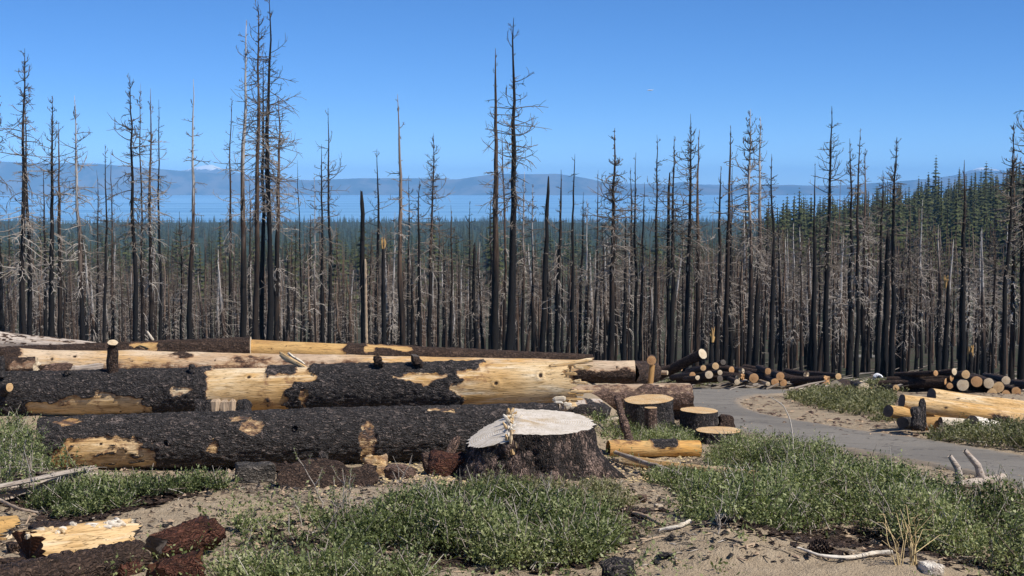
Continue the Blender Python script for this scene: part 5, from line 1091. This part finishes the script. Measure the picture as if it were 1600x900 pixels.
def shade_litter(polys, n, seed):  # dark flakes scattered as painted shade beneath the shrub overhang
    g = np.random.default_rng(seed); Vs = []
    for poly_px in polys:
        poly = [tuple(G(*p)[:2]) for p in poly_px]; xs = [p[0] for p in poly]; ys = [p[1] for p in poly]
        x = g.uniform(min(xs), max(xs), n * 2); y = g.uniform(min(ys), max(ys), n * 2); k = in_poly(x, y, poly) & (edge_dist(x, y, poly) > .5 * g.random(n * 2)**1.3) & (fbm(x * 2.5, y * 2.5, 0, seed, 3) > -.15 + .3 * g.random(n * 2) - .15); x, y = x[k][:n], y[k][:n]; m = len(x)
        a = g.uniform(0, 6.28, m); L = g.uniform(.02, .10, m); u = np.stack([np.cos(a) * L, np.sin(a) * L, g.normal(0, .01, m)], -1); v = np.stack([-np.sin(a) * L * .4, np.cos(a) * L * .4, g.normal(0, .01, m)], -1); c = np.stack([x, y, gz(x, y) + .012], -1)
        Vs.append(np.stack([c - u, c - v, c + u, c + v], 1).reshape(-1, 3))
    V = np.concatenate(Vs); o = obj("shrub_shade_litter", mesh("shrub_shade_litter", V, np.arange(len(V)).reshape(-1, 4), mat=log_mat('brown', 'tan'), attrs={'mask': np.ones(len(V)), 'plate': np.full(len(V), .6), 'knot': np.zeros(len(V)), 'lc': V}, smooth=False)); tag(o, "dark litter flakes painting the shade under the shrubs", kind='stuff')
shade_litter([[(365, 835), (520, 800), (900, 780), (1040, 800), (980, 880), (700, 905), (440, 885)], [(1060, 830), (1080, 790), (1300, 750), (1500, 790), (1760, 830), (1760, 940), (1540, 915), (1380, 875), (1200, 850)], [(40, 815), (130, 745), (372, 762), (240, 800), (120, 822)], [(-100, 790), (0, 700), (150, 740), (100, 800)]], 6000, 5)
def weeds(name, label, polys, n, seed, Hm=.18, leaf=.05, mat=M_LEAF_Y, gap=-.15):
    parts = []
    for i, poly in enumerate(polys):
        lv, stg = sprigs(poly, Hm, n[i], seed + i, leaf=leaf, nl=8, Ls=.2, stems=0, gap=gap, clump=.8, edge=.8); parts.append(lv)
    V, Q, _, A = merge(parts); tag(obj(name, mesh(name, V, Q, mat=mat, attrs=A, smooth=False)), label, kind='stuff')
weeds("ground_cover", "patchy grass and low weeds beyond the road", [[(1225, 622), (1290, 612), (1400, 618), (1395, 650), (1330, 650), (1250, 636)], [(1025, 596), (1130, 594), (1140, 602), (1090, 606), (1020, 604)], [(1250, 598), (1420, 600), (1420, 616), (1260, 610)], [(1340, 650), (1440, 650), (1450, 672), (1380, 664)]], [2300, 1500, 1300, 500], 40, .14, .055, M_LEAF_Y, .0)
weeds("sparse_weeds", "scattered small weeds over the dirt in front", [[(-60, 905), (300, 800), (700, 770), (1100, 790), (1500, 860), (1660, 940), (400, 960)], [(880, 700), (1000, 690), (1000, 760), (900, 765)]], [900, 250], 60, .07, .03, M_LEAF, .25)
# tall wispy stems standing out of the shrubs
def wisp(label, px, py, h, lean, seed, leaves=True, cat="plant", tone=.6, name="wispy_stem"):
    g = np.random.default_rng(seed); b = on(px, py); root = empty(name, b); tag(root, label, cat)
    K = 7; main = np.array([[(lean * t**1.5 * h + g.normal(0, .008), g.normal(0, .01), h * t) for t in np.linspace(0, 1, K)]]); n = 9
    bi = g.integers(1, K - 1, n); az = g.uniform(0, 6.28, n); L = h * g.uniform(.12, .32, n)
    side = np.stack([main[0, bi], main[0, bi] + np.stack([np.cos(az), np.sin(az), np.full(n, .9)], -1) * L[:, None] * .4, main[0, bi] + np.stack([np.cos(az), np.sin(az), np.full(n, 1.4)], -1) * L[:, None] * .75], 1)
    parts = [tubes(main, np.linspace(.007, .003, K)[None], 4, np.array([tone])), tubes(side, np.full((n, 1), 1.) * np.array([[.004, .003, .002]]), 3, np.full(n, tone))]
    V, Q, _, A = merge(parts); obj("stem", mesh("stem", V, Q, mat=M_STEM, attrs=A), root)
    if leaves:
        m = 90; q = g.integers(0, n, m); t = g.random((m, 1)); pb = side[q, 1] * (1 - t) + side[q, 2] * t; dr = g.normal(0, 1, (m, 3)); dr /= np.linalg.norm(dr, axis=1, keepdims=True); s = np.cross(dr, (0, 0, 1)); 
        V = np.stack([pb, pb + dr * .014 + s * .007, pb + dr * .028, pb + dr * .014 - s * .007], 1).reshape(-1, 3); obj("foliage", mesh("foliage", V, np.arange(m * 4).reshape(-1, 4), mat=M_LEAF, attrs={'tint': np.full(m * 4, .6)}, smooth=False), root)
wl = [(505, 800, .55, -.45, "leafy sprig leaning left over the bark sheet"), (610, 800, .6, .42, "tallest pale bare stem leaning right above the centre shrub"), (548, 795, .35, .0, "upright leafy twig in front of the bark sheet"), (525, 800, .33, -.1, "second upright twig left of the leafy one"), (665, 775, .28, .35, "short pale twig by the red rotten heap"),
      (770, 772, .35, .35, "green sprig at the left foot of the big stump"), (1228, 760, .62, .05, "dark leafy stem beside the tall pale bent stem"), (1180, 720, .30, .05, "small leafy sprig against the road, left"), (1270, 745, .42, .45, "leafy sprig arching right over the road"), (1395, 765, .35, .8, "leafy spray reaching right across the road"), (1210, 760, .5, -.25, "pale stem leaning left among the right shrubs"), (1590, 800, .5, -.35, "thin sprig at the right edge by the antler branch"), (1000, 700, .3, .0, "green sprig beside the leaning stick"), (790, 775, .25, .05, "reddish seedling in front of the big stump"), (1345, 740, .3, .2, "twiggy sprig above the pale and black chunk")]
for i, (px, py, h, ln, lab) in enumerate(wl): wisp(lab, px, py, h, ln, 400 + i, leaves='bare' not in lab and 'pale stem' not in lab)
gw = np.random.default_rng(51)
for i in range(22):
    px_, py_ = (gw.uniform(420, 960), gw.uniform(800, 870)) if i < 9 else (gw.uniform(1110, 1590), gw.uniform(775, 850)); bare = i % 2
    wisp("%s twig rising from the %s" % ("bare pale" if bare else "leafy green", "bottom centre shrub" if i < 9 else "right shrub bank"), px_, py_, gw.uniform(.3, .55), gw.uniform(-.5, .5), 700 + i, leaves=not bare, name="shrub_twig")
for o_ in [q for q in sc.collection.objects if q.name.startswith("shrub_twig")]: o_['group'] = "twigs standing out of the shrubs"
# dry yellow stalks
ys = empty("dry_stalks", on(1428, 885)); tag(ys, "dry straw yellow forked stalks standing on the dirt at lower right", "dry plant"); gy = np.random.default_rng(8); C = []; 
for i in range(20):
    x0 = gy.normal(0, .015) - (.12 if i % 3 == 0 else 0); tp = np.array([x0 + gy.normal(0, .09), gy.normal(0, .08), gy.uniform(.2, .52)]); md = np.array([x0 + gy.normal(0, .03), gy.normal(0, .03), tp[2] * .45])
    C.append([(x0, 0, 0), md, tp * .9 + md * .1, tp + (gy.normal(0, .05), 0, -.02)])
V, Q, _, A = tubes(np.array(C), np.full((20, 1), 1.) * np.array([[.0055, .004, .0028, .002]]), 3, np.full(20, .8))
M_STRAW, nt, b = newmat("straw", .8, .2); b.inputs['Base Color'].default_value = (.55, .42, .22, 1); obj("stalk", mesh("stalk", V, Q, mat=M_STRAW), ys)['kind'] = 'stuff'
# litter of twigs, needles, chips
def litter(name, label, n, seed, mat_, size, dr=(12, 26), tr=(-.36, .4), el=3.5, avoid=None, tone=(0, 1)):
    g = np.random.default_rng(seed); d = g.uniform(dr[0], dr[1], n); x = g.uniform(tr[0], tr[1], n) * d
    k = fbm(x * .8, d * .8, 0, seed, 3) + .25 * g.random(n) > .02; x, d = x[k], d[k]; n = len(x); az = g.uniform(0, 6.28, n); L = size * g.uniform(.4, 1.8, n); wd = L / el * g.uniform(.4, 1.2, n)
    u = np.stack([np.cos(az), np.sin(az), g.normal(0, .12, n)], -1); v = np.stack([-np.sin(az), np.cos(az), g.normal(0, .2, n)], -1); c = np.stack([x, d, gz(x, d) + wd * .35 + .003], -1); hgt = np.stack([np.zeros(n), np.zeros(n), wd * .6], -1)
    L = L[:, None]; wd = wd[:, None]
    P8 = [c - u * L * .5 - v * wd * .5, c + u * L * .45 - v * wd * .35, c + u * L * .5 + v * wd * .4, c - u * L * .4 + v * wd * .5, c + hgt + u * L * .1]
    V = np.stack(P8, 1).reshape(-1, 3); b = np.arange(n)[:, None] * 5; T_ = np.concatenate([b + [0, 1, 4], b + [1, 2, 4], b + [2, 3, 4], b + [3, 0, 4]])
    tag(obj(name, mesh(name, V, None, T_, mat=mat_, attrs={'tint': np.repeat(g.uniform(*tone, n), 5), 'mask': np.repeat(g.random(n) < .6, 5).astype(float), 'plate': np.full(n * 5, .6), 'knot': np.zeros(n * 5), 'lc': V}, smooth=False)), label, kind='stuff')
litter("bark_litter", "crumbs of burnt bark over the dirt", 16000, 1, log_mat('brown', 'tan'), .045)
litter("wood_chips", "pale wood chips and needles over the dirt", 7000, 2, M_TWIG, .05, el=7, tone=(.3, 1))
litter("roadside_litter", "bark crumbs on the sandy road shoulder", 4000, 3, log_mat('pink', 'tan'), .10, dr=(26, 50), tr=(.10, .36))
litter("twig_litter", "small dark twigs on the dirt", 2600, 4, log_mat('char', 'tan'), .14, el=12)
def debris(n, seed, name, label, dr, tr, size):
    g = np.random.default_rng(seed); d = g.uniform(*dr, n); x = g.uniform(*tr, n) * d; L = size * g.uniform(.3, 1, n); az = g.uniform(-.7, .7, n); z = gz(x, d) + .05
    a = np.stack([x, d, z], -1); b = a + np.stack([np.cos(az) * L, np.sin(az) * L, g.uniform(-.02, .25, n) * L], -1); mid = (a + b) / 2 + g.normal(0, .04, (n, 3)) * L[:, None]
    V, Q, _, A = tubes(np.stack([a, mid, b], 1), np.full((n, 1), 1.) * np.array([[.03, .025, .012]]) * g.uniform(.5, 1.6, (n, 1)), 4, g.uniform(0, 1, n)); tag(obj(name, mesh(name, V, Q, mat=M_TWIG, attrs=A)), label, kind='stuff')
litter("sawdust_chips", "pale sawdust chips around the stumps and logs", 3200, 5, M_STRAW, .04, dr=(18.8, 24), tr=(-.13, .12), el=2)
litter("charcoal_bits", "black charcoal bits over the dirt", 5000, 6, log_mat("char", "tan"), .05, dr=(12, 24), el=1.8)
debris(320, 11, "slash_debris", "fallen twigs around the far logs", (44, 75), (.08, .36), 1.3)
debris(500, 12, "forest_floor_debris", "fallen branches on the forest floor", (70, 150), (-.35, .36), 2.2)
# pale patches between the trunks: an old road and a white arched object far back
wt, nt, b = newmat("white_metal", .5, .4); b.inputs['Base Color'].default_value = (.75, .75, .75, 1)
c = P(1373, 588, 74); an = np.linspace(0, math.pi, 9); Cc = np.array([[c + (math.cos(a_) * .22, .1 * k, math.sin(a_) * .36) for a_ in an] for k in (0, 3)]); V, Q, _, A = tubes(Cc, np.full((2, 9), .06), 6)
zc = float(gz(c[0], 74)); V[:, 2] += zc - c[2]; tag(obj("white_hoop", mesh("white_hoop", V - (c[0], c[1], zc), Q, mat=wt), loc=(c[0], c[1], zc)), "small white arched hoop behind the far right log pile", "hoop")
# far light aircraft
ac = empty("airplane", P(1016, 141, 2600)); tag(ac, "tiny white airplane in the blue sky right of the central pair", "airplane")
V, Q, _, A = tubes(np.array([[(-4.5, 0, 0), (-2, 0, .1), (2, 0, .1), (5, 0, .4)]]), np.array([[.5, .9, .8, .2]]), 8); obj("fuselage", mesh("fuselage", V, Q, mat=wt), ac)
V, Q, _, A = tubes(np.array([[(0, -6, .5), (.3, 0, .3), (0, 6, .5)]]), np.array([[.35, .6, .35]]), 6); obj("wing", mesh("wing", V * (1, 1, .5), Q, mat=wt), ac)
V, Q, _, A = tubes(np.array([[(4.2, 0, .3), (4.8, 0, 1.2), (5.2, 0, 2.2)]]), np.array([[.5, .4, .3]]), 6); obj("tail", mesh("tail", V, Q, mat=wt), ac)

# ------------------------------------------------------------------ haze
def make_haze():
    x0, x1, y0, y1, z0, z1 = -16000, 16000, -60, 26000, -160, 260
    V = [(x, y, z) for x in (x0, x1) for y in (y0, y1) for z in (z0, z1)]
    me = mesh("haze", V, [(0, 1, 3, 2), (4, 6, 7, 5), (0, 4, 5, 1), (2, 3, 7, 6), (0, 2, 6, 4), (1, 5, 7, 3)], smooth=False)
    m = bpy.data.materials.new("haze"); m.use_nodes = True; nt = m.node_tree; nt.nodes.clear(); out = nt.nodes.new('ShaderNodeOutputMaterial'); pv = nt.nodes.new('ShaderNodeVolumePrincipled')
    pv.inputs['Color'].default_value = (.34, .65, 1, 1); pv.inputs['Density'].default_value = 6.2e-5; pv.inputs['Anisotropy'].default_value = -.3
    nt.links.new(pv.outputs[0], out.inputs['Volume']); me.materials.append(m); o = obj("haze", me); o['kind'] = 'stuff'
make_haze()
